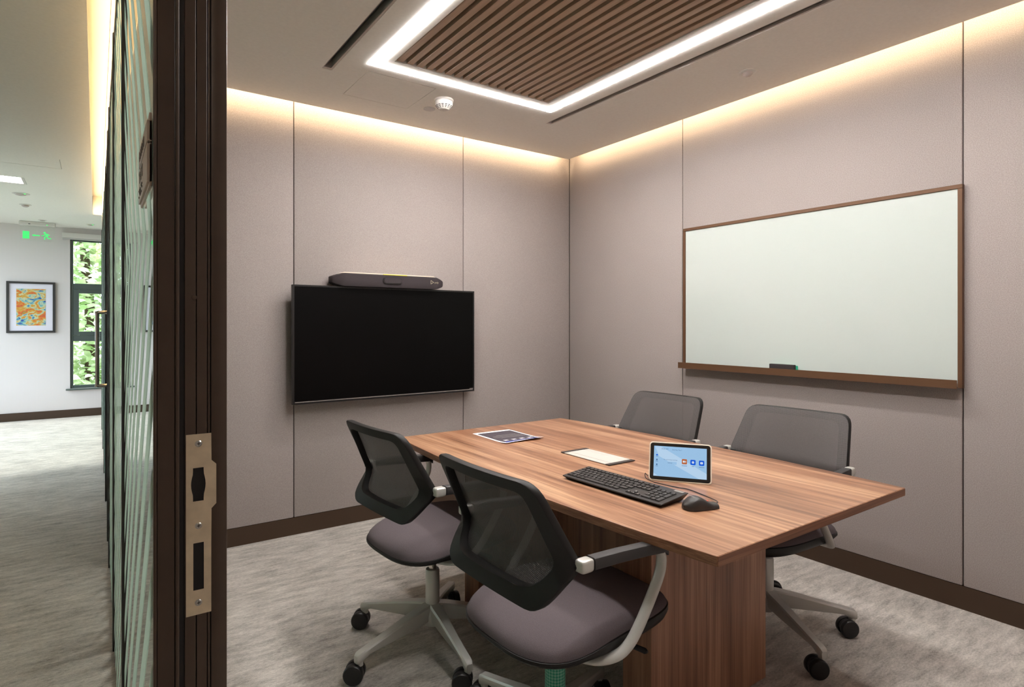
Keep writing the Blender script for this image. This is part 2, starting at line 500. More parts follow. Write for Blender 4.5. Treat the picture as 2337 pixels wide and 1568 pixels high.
def tube(path, ra, rb=None, n=12, bm=None, up=(0, 0, 1), radii=None):
    """sweep an ellipse (ra along side, rb along up-ish normal)"""
    bm = bm or bmesh.new()
    rb = rb or ra
    path = [Vector(p) for p in path]
    rings = []
    side = None
    for i, p in enumerate(path):
        t = (path[min(i+1, len(path)-1)]-path[max(i-1, 0)]).normalized()
        if side is None:
            u = Vector(up)
            if abs(t.dot(u)) > 0.95: u = Vector((1, 0, 0))
            side = t.cross(u).normalized()
        else:
            side = (side-t*side.dot(t)).normalized()
        nn = side.cross(t)
        k = radii[i] if radii else 1
        rings.append([bm.verts.new(p+(side*ra*math.cos(2*PI*j/n)+nn*rb*math.sin(2*PI*j/n))*k) for j in range(n)])
    for a, b in zip(rings, rings[1:]):
        for j in range(n):
            bm.faces.new([a[j], a[(j+1) % n], b[(j+1) % n], b[j]])
    bm.faces.new(rings[0][::-1]); bm.faces.new(rings[-1])
    bmesh.ops.recalc_face_normals(bm, faces=bm.faces[:])
    return bm

def prism(poly, z0, z1, bm=None, axis='Z'):
    """extrude 2-D polygon; axis Z: (x,y) | axis X: (y,z) | axis Y: (x,z)"""
    bm = bm or bmesh.new()
    def P(a, b, h): return (a, b, h) if axis == 'Z' else ((h, a, b) if axis == 'X' else (a, h, b))
    lo = [bm.verts.new(P(a, b, z0)) for a, b in poly]; hi = [bm.verts.new(P(a, b, z1)) for a, b in poly]
    bm.faces.new(lo[::-1]); bm.faces.new(hi)
    for i in range(len(poly)):
        j = (i+1) % len(poly)
        bm.faces.new([lo[i], lo[j], hi[j], hi[i]])
    bmesh.ops.recalc_face_normals(bm, faces=bm.faces[:])
    return bm

def rrect(x0, x1, y0, y1, r, n=6):
    out = []
    for cx, cy, a in ((x1-r, y1-r, 0), (x0+r, y1-r, 90), (x0+r, y0+r, 180), (x1-r, y0+r, 270)):
        for k in range(n+1):
            t = R(a+90*k/n); out.append((cx+r*math.cos(t), cy+r*math.sin(t)))
    return out

def text_mesh(s, size, mat, parent, mtx, name='lettering', align='LEFT', extrude=0.0001):
    cu = bpy.data.curves.new('tmp_text', 'FONT')
    cu.body = s; cu.size = size; cu.align_x = align; cu.align_y = 'CENTER'; cu.extrude = extrude; cu.resolution_u = 2
    t = bpy.data.objects.new('tmp_text', cu); C.objects.link(t)
    bpy.context.view_layer.update()
    dg = bpy.context.evaluated_depsgraph_get()
    me = bpy.data.meshes.new_from_object(t.evaluated_get(dg))
    bpy.data.objects.remove(t)
    me.name = name
    me.materials.clear(); me.materials.append(M[mat])
    o = bpy.data.objects.new(name, me); link(o, parent)
    o.matrix_local = mtx
    return o

def frame_mtx(origin, xa, ya):
    xa, ya = Vector(xa).normalized(), Vector(ya).normalized(); za = xa.cross(ya)
    m = Matrix((xa, ya, za)).transposed().to_4x4(); m.translation = origin
    return m

# ------------------------------------------------------------------ the room shell
XR, YB, ZC = 3.168, 3.684, 2.58
YN = -0.55                     # near wall of the room
XP0, XP1 = 0.0577, 0.1407      # glass partition: corridor face, room face
YF = 10.06                     # far wall of the corridor

floor = struct(box('floor', -2.1, 3.4, -2.6, 10.3, -0.12, 0, 'carpet'), 'grey mottled carpet floor')
ground = struct(box('ground', -40, 40, -30, 60, -1.35, -1.2, 'ground'), 'ground outside under the trees')
sun_block = struct(box('sun_block_slab', -2.3, 3.6, -2.9, 10.3, 2.85, 3.05, 'concrete'), 'unseen slab added above the ceilings to keep the sun out')  # added over the building to block direct sun indoors

def wall_panels(name, label, backing, panels, mat='fabric'):
    w = struct(backing, label)
    for p in panels:
        box('panel', *p, mat, w, bevel=0.005, seg=2)
    return w

G = 0.0022
wall_panels('wall_back', 'mauve grey fabric panel wall behind the television',
            box('wall_back', 0.14, 3.30, YB+0.012, YB+0.10, 0, 2.85, 'seam'),
            [(a+G, b-G, YB-0.014, YB+0.0118, 0.104, 2.80) for a, b in ((0.145, 0.975), (0.975, 2.155), (2.155, XR-0.012))])
wall_panels('wall_right', 'mauve grey fabric panel wall behind the whiteboard',
            box('wall_right', XR+0.012, XR+0.12, YN-0.1, YB+0.10, 0, 2.85, 'seam'),
            [(XR-0.014, XR+0.0118, a+G, b-G, 0.104, 2.80) for a, b in ((2.535, YB-0.012), (0.998, 2.535), (YN, 0.998))])
struct(box('wall_front', 0.14, 3.30, YN-0.1, YN, 0, 2.85, 'fabric'), 'fabric wall closing the near end of the room')
struct(box('baseboard_back', 0.145, XR, YB-0.016, YB+0.0115, 0.0, 0.103, 'skirting'), 'dark bronze skirting below the television wall')
struct(box('baseboard_right', XR-0.016, XR+0.0115, YN, YB-0.0165, 0.0, 0.103, 'skirting'), 'dark bronze skirting below the whiteboard wall')

# ceiling of the room with openings for slots, access panel and the lit slat field
LX0, LX1, LY0, LY1 = 1.120, 2.300, 0.66, 2.853       # outer edge of the light frame
SW = 0.055                                          # light strip width
slotL, slotR = (0.945, 0.996, 0.55, 3.033), (2.402, 2.447, 0.55, 3.034)
access = (1.150, 1.548, 2.932, 3.312)
SX0, SX1, SY0, SY1 = 1.218, 2.200, 0.76, 2.752        # slat opening
ceil_holes = [slotL, slotR, access, (LX0, LX1, LY0, LY1)]
ceiling = struct(obj('ceiling', plate(0.145, XR-0.094, YN, YB-0.094, ZC, ZC+0.022, ceil_holes), 'ceiling'), 'painted plasterboard ceiling with recessed slots')
g = 0.003
box('access_hatch', access[0]+g, access[1]-g, access[2]+g, access[3]-g, ZC, ZC+0.02, 'ceiling', ceiling)
obj('inner_field', plate(LX0+SW, LX1-SW, LY0+SW, LY1-SW, ZC, ZC+0.022, [(SX0, SX1, SY0, SY1)]), 'ceiling', ceiling)
struct(box('ceiling_void', 0.145, 3.3, YN, YB+0.01, 2.812, 2.849, 'white_paint'), 'upper slab inside the light cove')

def slot_diffuser(s, label):
    t = thing('slot_diffuser', label, 'air vent', ((s[0]+s[1])/2, s[3], ZC))
    cx, cy = (s[0]+s[1])/2, s[3]
    w = (s[1]-s[0])/2; L = s[3]-s[2]
    bm = bmesh.new()
    for q in ((-w+0.0005, -w+0.003, -L, 0, -0.0, 0.07), (w-0.011, w-0.0005, -L, 0, 0.001, 0.012), (w-0.004, w-0.0005, -L, 0, 0.012, 0.07), (-w+0.003, w-0.011, -0.022, -0.0005, 0.001, 0.012), (-w+0.003, w-0.004, -0.022, -0.0005, 0.012, 0.07)):
        B(*q, bm)
    obj('lining', bm, 'slot_rim', t)
    box('plenum', -w+0.004, w-0.004, -L, -0.02, 0.05, 0.07, 'slot', t)
    box('blade', -w+0.012, -w+0.016, -L, -0.02, 0.012, 0.05, 'slot', t)
    k = int(L/1.0)
    for i in range(1, k+1):
        box('joint', -w+0.004, w-0.004, -L*i/(k+1)-0.003, -L*i/(k+1)+0.003, 0.03, 0.05, 'slot', t)
slot_diffuser(slotL, 'dark linear air slot in ceiling on the corridor side of the light')
slot_diffuser(slotR, 'dark linear air slot in ceiling on the whiteboard side of the light')

t = thing('linear_light', 'bright white rectangular light strip set into the ceiling around the slats', 'ceiling light', (LX0, LY0, ZC))
a, b = LX1-LX0, LY1-LY0
for q in ((0.001, a-0.001, 0.001, SW-0.001), (0.001, a-0.001, b-SW+0.001, b-0.001), (0.001, SW-0.001, SW, b-SW), (a-SW+0.001, a-0.001, SW, b-SW)):
    box('diffuser', q[0], q[1], q[2], q[3], -0.003, 0.02, 'led', t)

t = thing('slatted_ceiling_panel', 'field of brown wooden slats recessed in the ceiling within the light strip', 'ceiling panel', (SX0, SY0, ZC))
sl_n = 18; pitch = (SX1-SX0)/sl_n
box('backing', 0.0, SX1-SX0, 0.0, SY1-SY0, 0.075, 0.085, 'slat_back', t)
sm = None
for i in range(sl_n):
    x = (i+0.5)*pitch
    if sm is None:
        o = box('slat', -0.0165, 0.0165, 0.004, SY1-SY0-0.004, 0, 0.062, 'slat_wood', t, bevel=0.0012, seg=1); sm = o.data
        o.location = (x, 0, 0.005)
    else:
        inst('slat', sm, t, (x, 0, 0.005))
# recess sides
bm = bmesh.new()
for q in ((-0.012, -0.0005, 0, SY1-SY0), (SX1-SX0+0.0005, SX1-SX0+0.012, 0, SY1-SY0), (-0.012, SX1-SX0+0.012, -0.012, -0.0005), (-0.012, SX1-SX0+0.012, SY1-SY0+0.0005, SY1-SY0+0.012)):
    B(q[0], q[1], q[2], q[3], 0.0225, 0.085, bm)
obj('recess_side', bm, 'white_paint', t)

# smoke detector
t = thing('smoke_detector', 'white domed smoke detector on the ceiling beside the light strip', 'smoke detector', (1.663, 3.055, ZC))
obj('base', lathe([(0.056, 0), (0.056, -0.008), (0.052, -0.012)], 40), 'white_plastic', t, smooth=True)
obj('body', lathe([(0.050, -0.011), (0.051, -0.024), (0.048, -0.034), (0.030, -0.056), (0.026, -0.058), (0.024, -0.055), (0.022, -0.059), (0.0, -0.061)], 40), 'white_plastic', t, smooth=True)
vm = None
for r_ in range(3):
    f = (r_+0.4)/3
    rr = 0.0475+(0.0315-0.0475)*f; zz = -0.0355+(-0.0545+0.0355)*f
    for k in range(14):
        aa = 2*PI*k/14
        if vm is None:
            o = box('vent_slot', -0.0006, 0.0010, -0.0065, 0.0065, -0.0017, 0.0017, 'dark', t); vm = o.data
        else:
            o = inst('vent_slot', vm, t)
        o.location = (rr*math.cos(aa), rr*math.sin(aa), zz); o.rotation_euler = (0, R(42), aa); o.scale = (1, 1-0.28*r_, 1)
tag(obj('ceiling_disc', lathe([(0.036, 0), (0.036, -0.002), (0.034, -0.003), (0, -0.003)], 32), 'grey_plastic', smooth=True, loc=(1.66, 3.235, ZC)),
    'flat grey round cover plate on ceiling next to the smoke detector', 'cover plate')
t = thing('motion_sensor', 'round recessed motion sensor on the ceiling above the whiteboard', 'sensor', (2.772, 1.812, ZC))
obj('rim', lathe([(0.044, 0), (0.044, -0.002), (0.040, -0.004), (0.028, -0.005)], 40), 'white_plastic', t, smooth=True)
obj('lens', lathe([(0.027, -0.003), (0.026, -0.010), (0.020, -0.018), (0.010, -0.023), (0, -0.024)], 32), 'lens', t, smooth=True)

# ------------------------------------------------------------------ glass partition, door frame and corridor
part_ = struct(box('wall_left', XP0+0.002, XP1, -0.2, 8.69, 2.402, 2.85, 'white_paint'), 'striped glass partition between room and corridor with white bulkhead above')
HEAD = 2.40
MULL = [0.8125, 1.755, 2.76, 3.72, 4.18, 5.13, 6.11, 7.3, 8.64]
for i, y in enumerate(MULL[1:]):
    box('mullion', XP0-0.0055, XP1, y, y+0.045, 0.0, HEAD, 'bronze_dark', part_, bevel=0.002, seg=1)
box('head_rail', XP0-0.002, XP1, 0.905, 8.64, 2.345, HEAD, 'bronze', part_)
box('floor_rail', XP0+0.001, XP1, 0.905, 8.64, 0.0, 0.03, 'bronze', part_)

def clip(poly, y0, y1, z0, z1):
    for ax, lim, sgn in ((0, y0, 1), (0, y1, -1), (1, z0, 1), (1, z1, -1)):
        out = []
        for i in range(len(poly)):
            p, q = poly[i], poly[(i+1) % len(poly)]
            ip, iq = (p[ax]-lim)*sgn >= 0, (q[ax]-lim)*sgn >= 0
            if ip: out.append(p)
            if ip != iq:
                k = (lim-p[ax])/(q[ax]-p[ax]); out.append((p[0]+(q[0]-p[0])*k, p[1]+(q[1]-p[1])*k))
        poly = out
        if len(poly) < 3: return []
    return poly

GX = XP0+0.0005
def zig(z): return abs(z-1.40)*0.95
def pane(y0, y1, parent, z1=2.345):
    gl = box('glass_pane', GX, GX+0.010, y0, y1, 0.03, z1, 'glass', parent)
    nodes = [0.03, 1.40, z1]
    s = y0-1.4
    while s < y1+0.1:
        bm = bmesh.new(); any_ = False
        for za, zb in zip(nodes, nodes[1:]):
            q = clip([(s+zig(za), za), (s+0.055+zig(za), za), (s+0.055+zig(zb), zb), (s+zig(zb), zb)], y0+0.004, y1-0.004, 0.03, z1)
            if q:
                any_ = True
                bm.faces.new([bm.verts.new((GX-0.0006, a, b)) for a, b in q])
        if any_: obj('frosted_stripe', bm, 'film', gl)
        else: bm.free()
        s += 0.118
for a, b in zip(MULL, MULL[1:]):
    if abs(a-4.18) > 0.01: pane(a+0.046, b-0.001, part_)

# neighbouring glass door with its pull handle
d2 = struct(box('door_2', GX, GX+0.012, 4.23, 5.125, 0.03, 2.345, 'glass'), 'frameless glass door further along the corridor')
hb = bmesh.new()
for side in (1, -1):
    xo = GX-0.052 if side == 1 else GX+0.064
    xi = GX if side == 1 else GX+0.012
    tube(spline([(xi, 4.32, 0.90), ((xi+xo)/2, 4.32, 0.90), (xo-0.0, 4.32, 0.905), (xo, 4.32, 0.93), (xo, 4.32, 1.31), (xo, 4.32, 1.335), ((xi+xo)/2, 4.32, 1.34), (xi, 4.32, 1.34)], 5), 0.011, n=10, bm=hb)
obj('pull_handle', hb, 'chrome', d2, smooth=True)

# door frame of the meeting room with the strike plate
YJ = 0.85
d1 = struct(box('door_1', XP0+0.0125, XP1, YJ+0.008, 0.899, 0, HEAD, 'bronze'), 'dark bronze door jamb of the meeting room')
k_ = 0.9445
def jx(px): return {350: .061, 358: .065, 400: .086, 410: .091, 421: .097, 448: .111, 472: .124, 482: .129, 492: .135, 519: .149}[px]*k_
box('stop_face', XP0, jx(358), YJ-0.001, YJ+0.0078, 0, HEAD, 'bronze', d1, bevel=0.0012, seg=2)
box('stop_face', jx(358)+0.0002, jx(400), YJ+0.0015, YJ+0.0078, 0, HEAD, 'bronze', d1, bevel=0.0008, seg=1)
box('stop_bead', jx(400)+0.0002, jx(410), YJ-0.002, YJ+0.0078, 0, HEAD, 'bronze', d1, bevel=0.002, seg=3)
box('gasket', jx(410)+0.0002, jx(421), YJ+0.005, YJ+0.0079, 0, HEAD, 'bronze_dark', d1)
box('jamb_face', jx(421)+0.0002, jx(448)-0.0004, YJ+0.0002, YJ+0.0078, 0, HEAD, 'bronze', d1, bevel=0.0006, seg=1)
box('jamb_face', jx(448)+0.0004, jx(472), YJ+0.0002, YJ+0.0078, 0, HEAD, 'bronze', d1, bevel=0.0006, seg=1)
box('jamb_bead', jx(472)+0.0008, jx(482)-0.0008, YJ+0.0012, YJ+0.0078, 0, HEAD, 'bronze', d1, bevel=0.0012, seg=2)
box('jamb_face', jx(482), XP1, YJ+0.0002, YJ+0.0078, 0, HEAD, 'bronze', d1, bevel=0.0014, seg=2)
def strike_z(z): return 1.27+(z-1.27)*k_
sx = lambda x: x*k_
# outline of the plate in x,z (measured on the jamb plane), holes cut as a strip mesh
zt, zb = strike_z(1.121), strike_z(0.877)
def strike():
    """grid cells of the plate minus the two holes, lip on the room side"""
    bm = bmesh.new()
    x0, x1, xl = sx(0.0985), sx(0.1290), sx(0.1352)
    h1 = (sx(0.1068), sx(0.1198), strike_z(1.0305), strike_z(1.0755)); h2 = (sx(0.1072), sx(0.1200), strike_z(0.9105), strike_z(0.974))
    outer = lambda z: xl if strike_z(1.024) <= z <= strike_z(1.078) else (x1 + (xl-x1)*max(0, 1-min(abs(z-strike_z(1.078)), abs(z-strike_z(1.024)))/0.006) if strike_z(1.017) < z < strike_z(1.085) else x1)
    zs = sorted(set([zb, zt, h1[2], h1[3], h2[2], h2[3], strike_z(1.078), strike_z(1.084), strike_z(1.024), strike_z(1.018)] + [h1[2]+(h1[3]-h1[2])*i/10 for i in range(11)]))
    def bulge(z):
        if h1[2] <= z <= h1[3]:
            u = (z-h1[2])/(h1[3]-h1[2]); return 0.0022*max(0, math.sin(PI*min(1, max(0, (u-0.18)/0.64))))
        return 0
    rows = []
    for z in zs:
        for hx in (h1, h2):
            pass
        rows.append(z)
    yf, yb_ = YJ-0.0012, YJ+0.0004
    for z_a, z_b in zip(rows, rows[1:]):
        zm = (z_a+z_b)/2
        spans = []
        hh = h1 if h1[2] < zm < h1[3] else (h2 if h2[2] < zm < h2[3] else None)
        if hh is None:
            spans = [((x0, outer(z_a)), (x0, outer(z_b)))]
        else:
            bu = bulge if hh is h1 else (lambda z: 0)
            spans = [((x0, hh[0]-bu(z_a)), (x0, hh[0]-bu(z_b))), ((hh[1]+bu(z_a), outer(z_a)), (hh[1]+bu(z_b), outer(z_b)))]
        for (a0, a1), (b0, b1) in spans:
            v = [bm.verts.new(p) for p in ((a0, yf, z_a), (a1, yf, z_a), (b1, yf, z_b), (b0, yf, z_b), (a0, yb_, z_a), (a1, yb_, z_a), (b1, yb_, z_b), (b0, yb_, z_b))]
            for f in ((0, 1, 2, 3), (0, 3, 7, 4), (1, 5, 6, 2)):
                bm.faces.new([v[i] for i in f])
    v = [bm.verts.new(p) for p in ((x0, yf, zt), (x1, yf, zt), (x1, yb_, zt), (x0, yb_, zt))]; bm.faces.new(v)
    v = [bm.verts.new(p) for p in ((x0, yf, zb), (x1, yf, zb), (x1, yb_, zb), (x0, yb_, zb))]; bm.faces.new(v)
    bmesh.ops.remove_doubles(bm, verts=bm.verts[:], dist=1e-5)
    bmesh.ops.recalc_face_normals(bm, faces=bm.faces[:])
    return bm, h1, h2
bm, h1, h2 = strike()
st = obj('strike_plate', bm, 'steel', d1); st['label'] = 'worn steel strike plate'
for hh in (h1, h2):
    box('keeper_hole', hh[0]-0.003, hh[1]+0.003, YJ+0.0001, YJ+0.0006, hh[2], hh[3], 'dark', st)
box('keeper_tongue', h2[0], h2[1], YJ-0.0006, YJ+0.0004, h2[3], h2[3]+0.010, 'screw', st)
for zz in (strike_z(1.108), strike_z(0.997), strike_z(0.893)):
    sc = lathe([(0.0, 0.0), (0.0032, 0.0), (0.0042, 0.0010), (0.0042, 0.0016)], 20, axis='Y', org=(sx(0.1135), YJ-0.0022, zz))
    o = obj('screw', sc, 'screw', st, smooth=True)
    bm = B(sx(0.1135)-0.002, sx(0.1135)+0.002, YJ-0.0024, YJ-0.0018, zz-0.0004, zz+0.0004)
    B(sx(0.1135)-0.0004, sx(0.1135)+0.0004, YJ-0.0024, YJ-0.0018, zz-0.002, zz+0.002, bm)
    obj('screw', bm, 'dark', st)
obj('screw', lathe([(0, 0), (0.0028, 0.0004), (0.0034, 0.0016)], 16, axis='Y', org=(sx(0.1085), YJ-0.0012, 1.27+0.0358*k_)), 'bronze', d1, smooth=True)
# rest of the doorway behind the camera
struct(box('door_3', XP0, XP1, -0.2, -0.14, 0, HEAD, 'bronze'), 'opposite bronze jamb of the meeting room doorway')
struct(box('trim_1', XP0, XP1, -0.139, 0.849, 2.345, HEAD, 'bronze'), 'bronze door head of the meeting room')
struct(box('wall_left_2', XP0, XP1, -2.6, -0.201, 0, 2.85, 'paper_wall'), 'corridor wall beside the doorway')

# room sign on the glass
SGX = GX-0.001
Y0S, Z0S = 0.862, 1.44
t = thing('room_sign', 'beige room sign with dark lettering on the glass beside the door frame', 'sign', (SGX, Y0S, Z0S))
def sign_bar(nm, y0, y1, z0, z1, th, mat):
    return box(nm, -th, 0, y0-Y0S, y1-Y0S, z0-Z0S, z1-Z0S, mat, t, bevel=0.0005, seg=1)
sign_bar('back_plate', 0.862, 1.036, 1.442, 1.534, 0.003, 'sign')
sign_bar('name_plate', 0.862, 1.036, 1.499, 1.524, 0.0055, 'sign')
sign_bar('number_plate', 0.862, 1.036, 1.447, 1.495, 0.0055, 'sign')
sign_bar('divider', 0.862, 1.036, 1.4955, 1.4985, 0.004, 'sign_dark')
def strokes(nm, y0, z0, w, h, n, off):
    bm = bmesh.new()
    for i in range(n):
        yy = y0-Y0S+w*i/n
        B(-off-0.0006, -off, yy, yy+w/n*0.28, z0-Z0S, z0-Z0S+h, bm)
        B(-off-0.0006, -off, yy+w/n*0.28, yy+w/n*0.7, z0-Z0S+(h*0.42 if i % 2 else h*0.82), z0-Z0S+(h*0.6 if i % 2 else h), bm)
    obj(nm, bm, 'sign_dark', t)
strokes('lettering', 0.915, 1.504, 0.105, 0.013, 6, 0.0055)
strokes('lettering', 0.945, 1.472, 0.08, 0.016, 3, 0.0055)
bm = bmesh.new()
for i in range(6):
    for k in range(3):
        if (i*3+k*5) % 4: B(-0.0064, -0.0055, 0.952-Y0S+i*0.013, 0.957-Y0S+i*0.013, 1.453-Z0S+k*0.0045, 1.4555-Z0S+k*0.0045, bm)
obj('braille', bm, 'sign_dark', t)

# corridor
struct(box('wall_corridor', -2.1, -2.0, -2.6, 6.3, 0, 2.85, 'paper_wall'), 'side wall of the corridor')
struct(box('wall_corridor_2', -2.1, -2.0, 9.9, 10.16, 0, 2.85, 'paper_wall'), 'side wall of the corridor by the end window')
struct(box('wall_corridor_3', -2.1, -2.0, 6.3, 9.9, 0, 0.4, 'paper_wall'), 'low wall under the added corridor side window')
struct(box('wall_corridor_4', -2.1, -2.0, 6.3, 9.9, 2.42, 2.85, 'paper_wall'), 'wall above the added corridor side window')
struct(box('wall_corridor_end', -2.0, 0.057, -2.6, -2.5, 0, 2.85, 'paper_wall'), 'corridor end wall behind the camera')
w2 = struct(box('window_2', -2.07, -2.06, 6.35, 9.85, 0.42, 2.40, 'window_glass'), 'unseen corridor side window added for daylight')  # out-of-view opening, added to bring daylight to the far corridor
for y in (6.3, 9.85):
    box('window_frame', -2.09, -2.03, y, y+0.05, 0.4, 2.42, 'win_frame', w2)
wl = struct(obj('wall_far', plate(-2.0, 3.4, 0, 2.85, YF, YF+0.12, [(-0.289, 1.0, 0.389, 2.43)]), 'paper_wall'), 'pale striped wall at the far end of the corridor')
for v in wl.data.vertices:      # the plate was laid out flat: stand it up
    x, y, z = v.co; v.co = (x, z, y)
wl.data.flip_normals()
struct(box('baseboard_far', -2.0, 3.3, YF-0.014, YF-0.0005, 0, 0.105, 'skirting'), 'dark skirting along the far corridor wall')
struct(obj('ceiling_corridor', plate(-2.0, 3.3, -2.5, YF, ZC, ZC+0.02, [(-0.031, 3.4, -2.6, 8.69), (-0.95, -0.236, 5.925, 6.285)]+[(-0.745, -0.53, y-0.16, y+0.16) for y in (7.01, -0.99)]), 'ceiling'), 'plain corridor ceiling with hatch and downlight')
box('access_hatch', -0.947, -0.239, 5.928, 6.282, ZC+0.001, ZC+0.018, 'ceiling', bpy.data.objects['ceiling_corridor'])
struct(box('trim_2', -0.031, XP0, 8.67, 8.689, ZC, 2.82, 'white_paint'), 'end stop of the corridor light cove')
struct(box('trim_3', -0.2, XP0, -0.2, 8.67, 2.80, 2.84, 'white_paint'), 'top of the corridor light cove')
struct(box('wall_next', 1.6, 1.7, YB+0.1, 8.69, 0, 2.85, 'paper_wall'), 'wall inside the neighbouring rooms')
struct(box('ceiling_next', XP1, 1.6, YB+0.1, 8.69, ZC, ZC+0.02, 'ceiling'), 'ceiling of the neighbouring rooms')
struct(box('wall_lobby', 3.3, 3.4, YB+0.11, 10.3, 0, 2.85, 'paper_wall'), 'side wall of the lobby beyond the rooms')

# far window with foliage behind
w1 = struct(box('window_1', -0.235, 0.95, YF+0.045, YF+0.053, 1.824, 2.41, 'window_glass'), 'dark framed tall window at the corridor end')
box('pane', -0.19, 0.95, YF+0.040, YF+0.046, 1.167, 1.692, 'window_glass', w1)
box('pane', -0.235, 0.95, YF+0.045, YF+0.053, 0.431, 1.032, 'window_glass', w1)
def wf(nm, x0, x1, z0, z1, y0=0.02, y1=0.075): box(nm, x0, x1, YF+y0, YF+y1, z0, z1, 'win_frame', w1, bevel=0.003, seg=1)
wf('window_frame', -0.289, -0.255, 0.389, 2.43); wf('window_frame', 0.955, 0.998, 0.389, 2.43)
wf('window_frame', -0.254, 0.954, 2.405, 2.43); wf('window_frame', -0.254, 0.954, 0.389, 0.43)
wf('transom', -0.254, 0.954, 1.745, 1.826); wf('transom', -0.254, 0.954, 1.033, 1.11)
wf('sash', -0.254, -0.192, 1.111, 1.744, 0.012, 0.06); wf('sash', -0.191, 0.954, 1.692, 1.744, 0.012, 0.06); wf('sash', -0.191, 0.954, 1.111, 1.166, 0.012, 0.06)
box('sill', -0.335, 1.04, YF-0.05, YF+0.02, 0.368, 0.388, 'win_frame', w1, bevel=0.003, seg=1)
t = thing('roller_blind', 'white roller blind cassette above the corridor end window', 'blind', (-0.375, YF-0.035, 2.42))
box('cassette', 0, 1.45, -0.03, 0.034, 0.016, 0.085, 'white_plastic', t, bevel=0.004)
box('bottom_bar', 0.004, 1.446, -0.018, 0.022, 0.0, 0.0155, 'grey_plastic', t, bevel=0.003)

# framed print
t = thing('framed_print', 'colourful abstract print in a black frame on the far corridor wall', 'picture', (-0.70, YF-0.0005, 1.49))
px0, px1, pz0, pz1 = -0.252, 0.252, -0.336, 0.338
bm = bmesh.new()
for q in ((px0, px1, pz1-0.027, pz1), (px0, px1, pz0, pz0+0.027), (px0, px0+0.027, pz0+0.027, pz1-0.027), (px1-0.027, px1, pz0+0.027, pz1-0.027)):
    B(q[0], q[1], -0.03, 0, q[2], q[3], bm)
obj('frame', bm, 'frame_black', t)
box('mount', px0+0.027, px1-0.027, -0.014, -0.002, pz0+0.027, pz1-0.027, 'mat_board', t)
box('print', -0.152, 0.150, -0.0155, -0.0141, -0.240, 0.244, 'art', t)

# exit sign hanging from the corridor ceiling
YE = 9.75
t = thing('exit_sign', 'green illuminated running man exit sign hanging from the corridor ceiling', 'exit sign', (-0.615, YE, ZC))
box('housing', -0.185, 0.185, -0.06, 0.06, -0.052, 0.0, 'white_plastic', t, bevel=0.012, seg=3)
box('slot_line', -0.165, 0.165, -0.0612, -0.0600, -0.030, -0.026, 'grey_plastic', t)
box('test_button', -0.09, -0.07, -0.0615, -0.060, -0.038, -0.031, 'dark', t)
obj('status_led', lathe([(0, 0), (0.006, 0.001), (0.006, 0.003)], 12, axis='Y', org=(0.10, -0.063, -0.036)), 'green_led', t)
box('acrylic_panel', -0.175, 0.175, -0.004, 0.004, -0.242, -0.052, 'acrylic', t)
zc = -0.170
box('door_symbol', -0.150, -0.083, -0.0062, -0.0042, zc-0.048, zc+0.048, 'green', t)
arrow = [(-0.060, 0), (-0.030, 0.016), (-0.033, 0.007), (0.022, 0.007), (0.022, -0.007), (-0.033, -0.007), (-0.030, -0.016)]
obj('arrow_symbol', prism([(a, zc+b) for a, b in arrow], -0.0062, -0.0042, axis='Y'), 'green', t)
bm = bmesh.new()
rc = (0.085, zc)
lathe([(0, -0.0062), (0.0125, -0.0062), (0.0125, -0.0042)], 16, bm, 'Y', (rc[0]-0.014, 0, rc[1]+0.040))
def limb(pts, r):
    tube([(rc[0]+a, -0.0052, rc[1]+b) for a, b in pts], r, 0.001, 8, bm, up=(0, 1, 0))
limb([(-0.006, 0.026), (0.006, 0.010), (0.010, -0.008)], 0.012)
limb([(-0.004, 0.026), (0.022, 0.022), (0.036, 0.006)], 0.0055)
limb([(-0.008, 0.020), (-0.022, 0.002), (-0.046, 0.002)], 0.0055)
limb([(0.010, -0.008), (0.022, -0.030), (0.054, -0.032)], 0.0065)
limb([(0.006, -0.006), (-0.014, -0.018), (-0.012, -0.048)], 0.0065)
obj('running_man', bm, 'green', t)

def downlight(y, label):
    t = thing('square_downlight', label, 'ceiling light', (-0.6375, y, ZC), 0, 'corridor downlights')
    bm = bmesh.new()
    for q in ((-0.106, 0.106, -0.159, -0.14), (-0.106, 0.106, 0.14, 0.159), (-0.106, -0.085, -0.14, 0.14), (0.085, 0.106, -0.14, 0.14)):
        B(q[0], q[1], q[2], q[3], 0.0005, 0.06, bm)
    obj('housing', bm, 'white_plastic', t)
    box('reflector', -0.085, 0.085, -0.14, 0.14, 0.05, 0.06, 'grey_plastic', t)
    box('lamp', -0.07, 0.07, -0.10, 0.12, 0.032, 0.049, 'downlight', t, bevel=0.008)
DL = [(7.01, 'square recessed white downlight in view in the corridor ceiling'), (-0.99, 'unseen square downlight added behind the camera to brighten the corridor')]  # the second one is out of view, added to brighten the near floor
for _y, _l in DL: downlight(_y, _l)
def ceiling_sensor(loc, label, r, dome, led=False):
    t = thing('ceiling_sensor', label, 'sensor', loc)
    obj('rim', lathe([(r, 0), (r, -0.003), (r*0.8, -0.007)], 28), 'white_plastic', t, smooth=True)
    obj('dome', lathe([(r*0.62, -0.007), (r*0.55, -0.007-dome*0.6), (r*0.3, -0.007-dome), (0, -0.007-dome)], 24), 'lens', t, smooth=True)
    if led: obj('status_led', lathe([(0, 0), (0.008, 0.001), (0.008, 0.004)], 10, org=(r*0.5, -r*0.7, -0.012)), 'green_led', t)
ceiling_sensor((-0.62, 7.70, ZC), 'round corridor ceiling sensor with a green light', 0.075, 0.012, True)
ceiling_sensor((-0.634, 8.38, ZC), 'plain round corridor ceiling sensor beyond the one with green light', 0.055, 0.02)
ceiling_sensor((-0.551, 9.50, ZC), 'small round disc on the corridor ceiling above the exit sign', 0.045, 0.006)
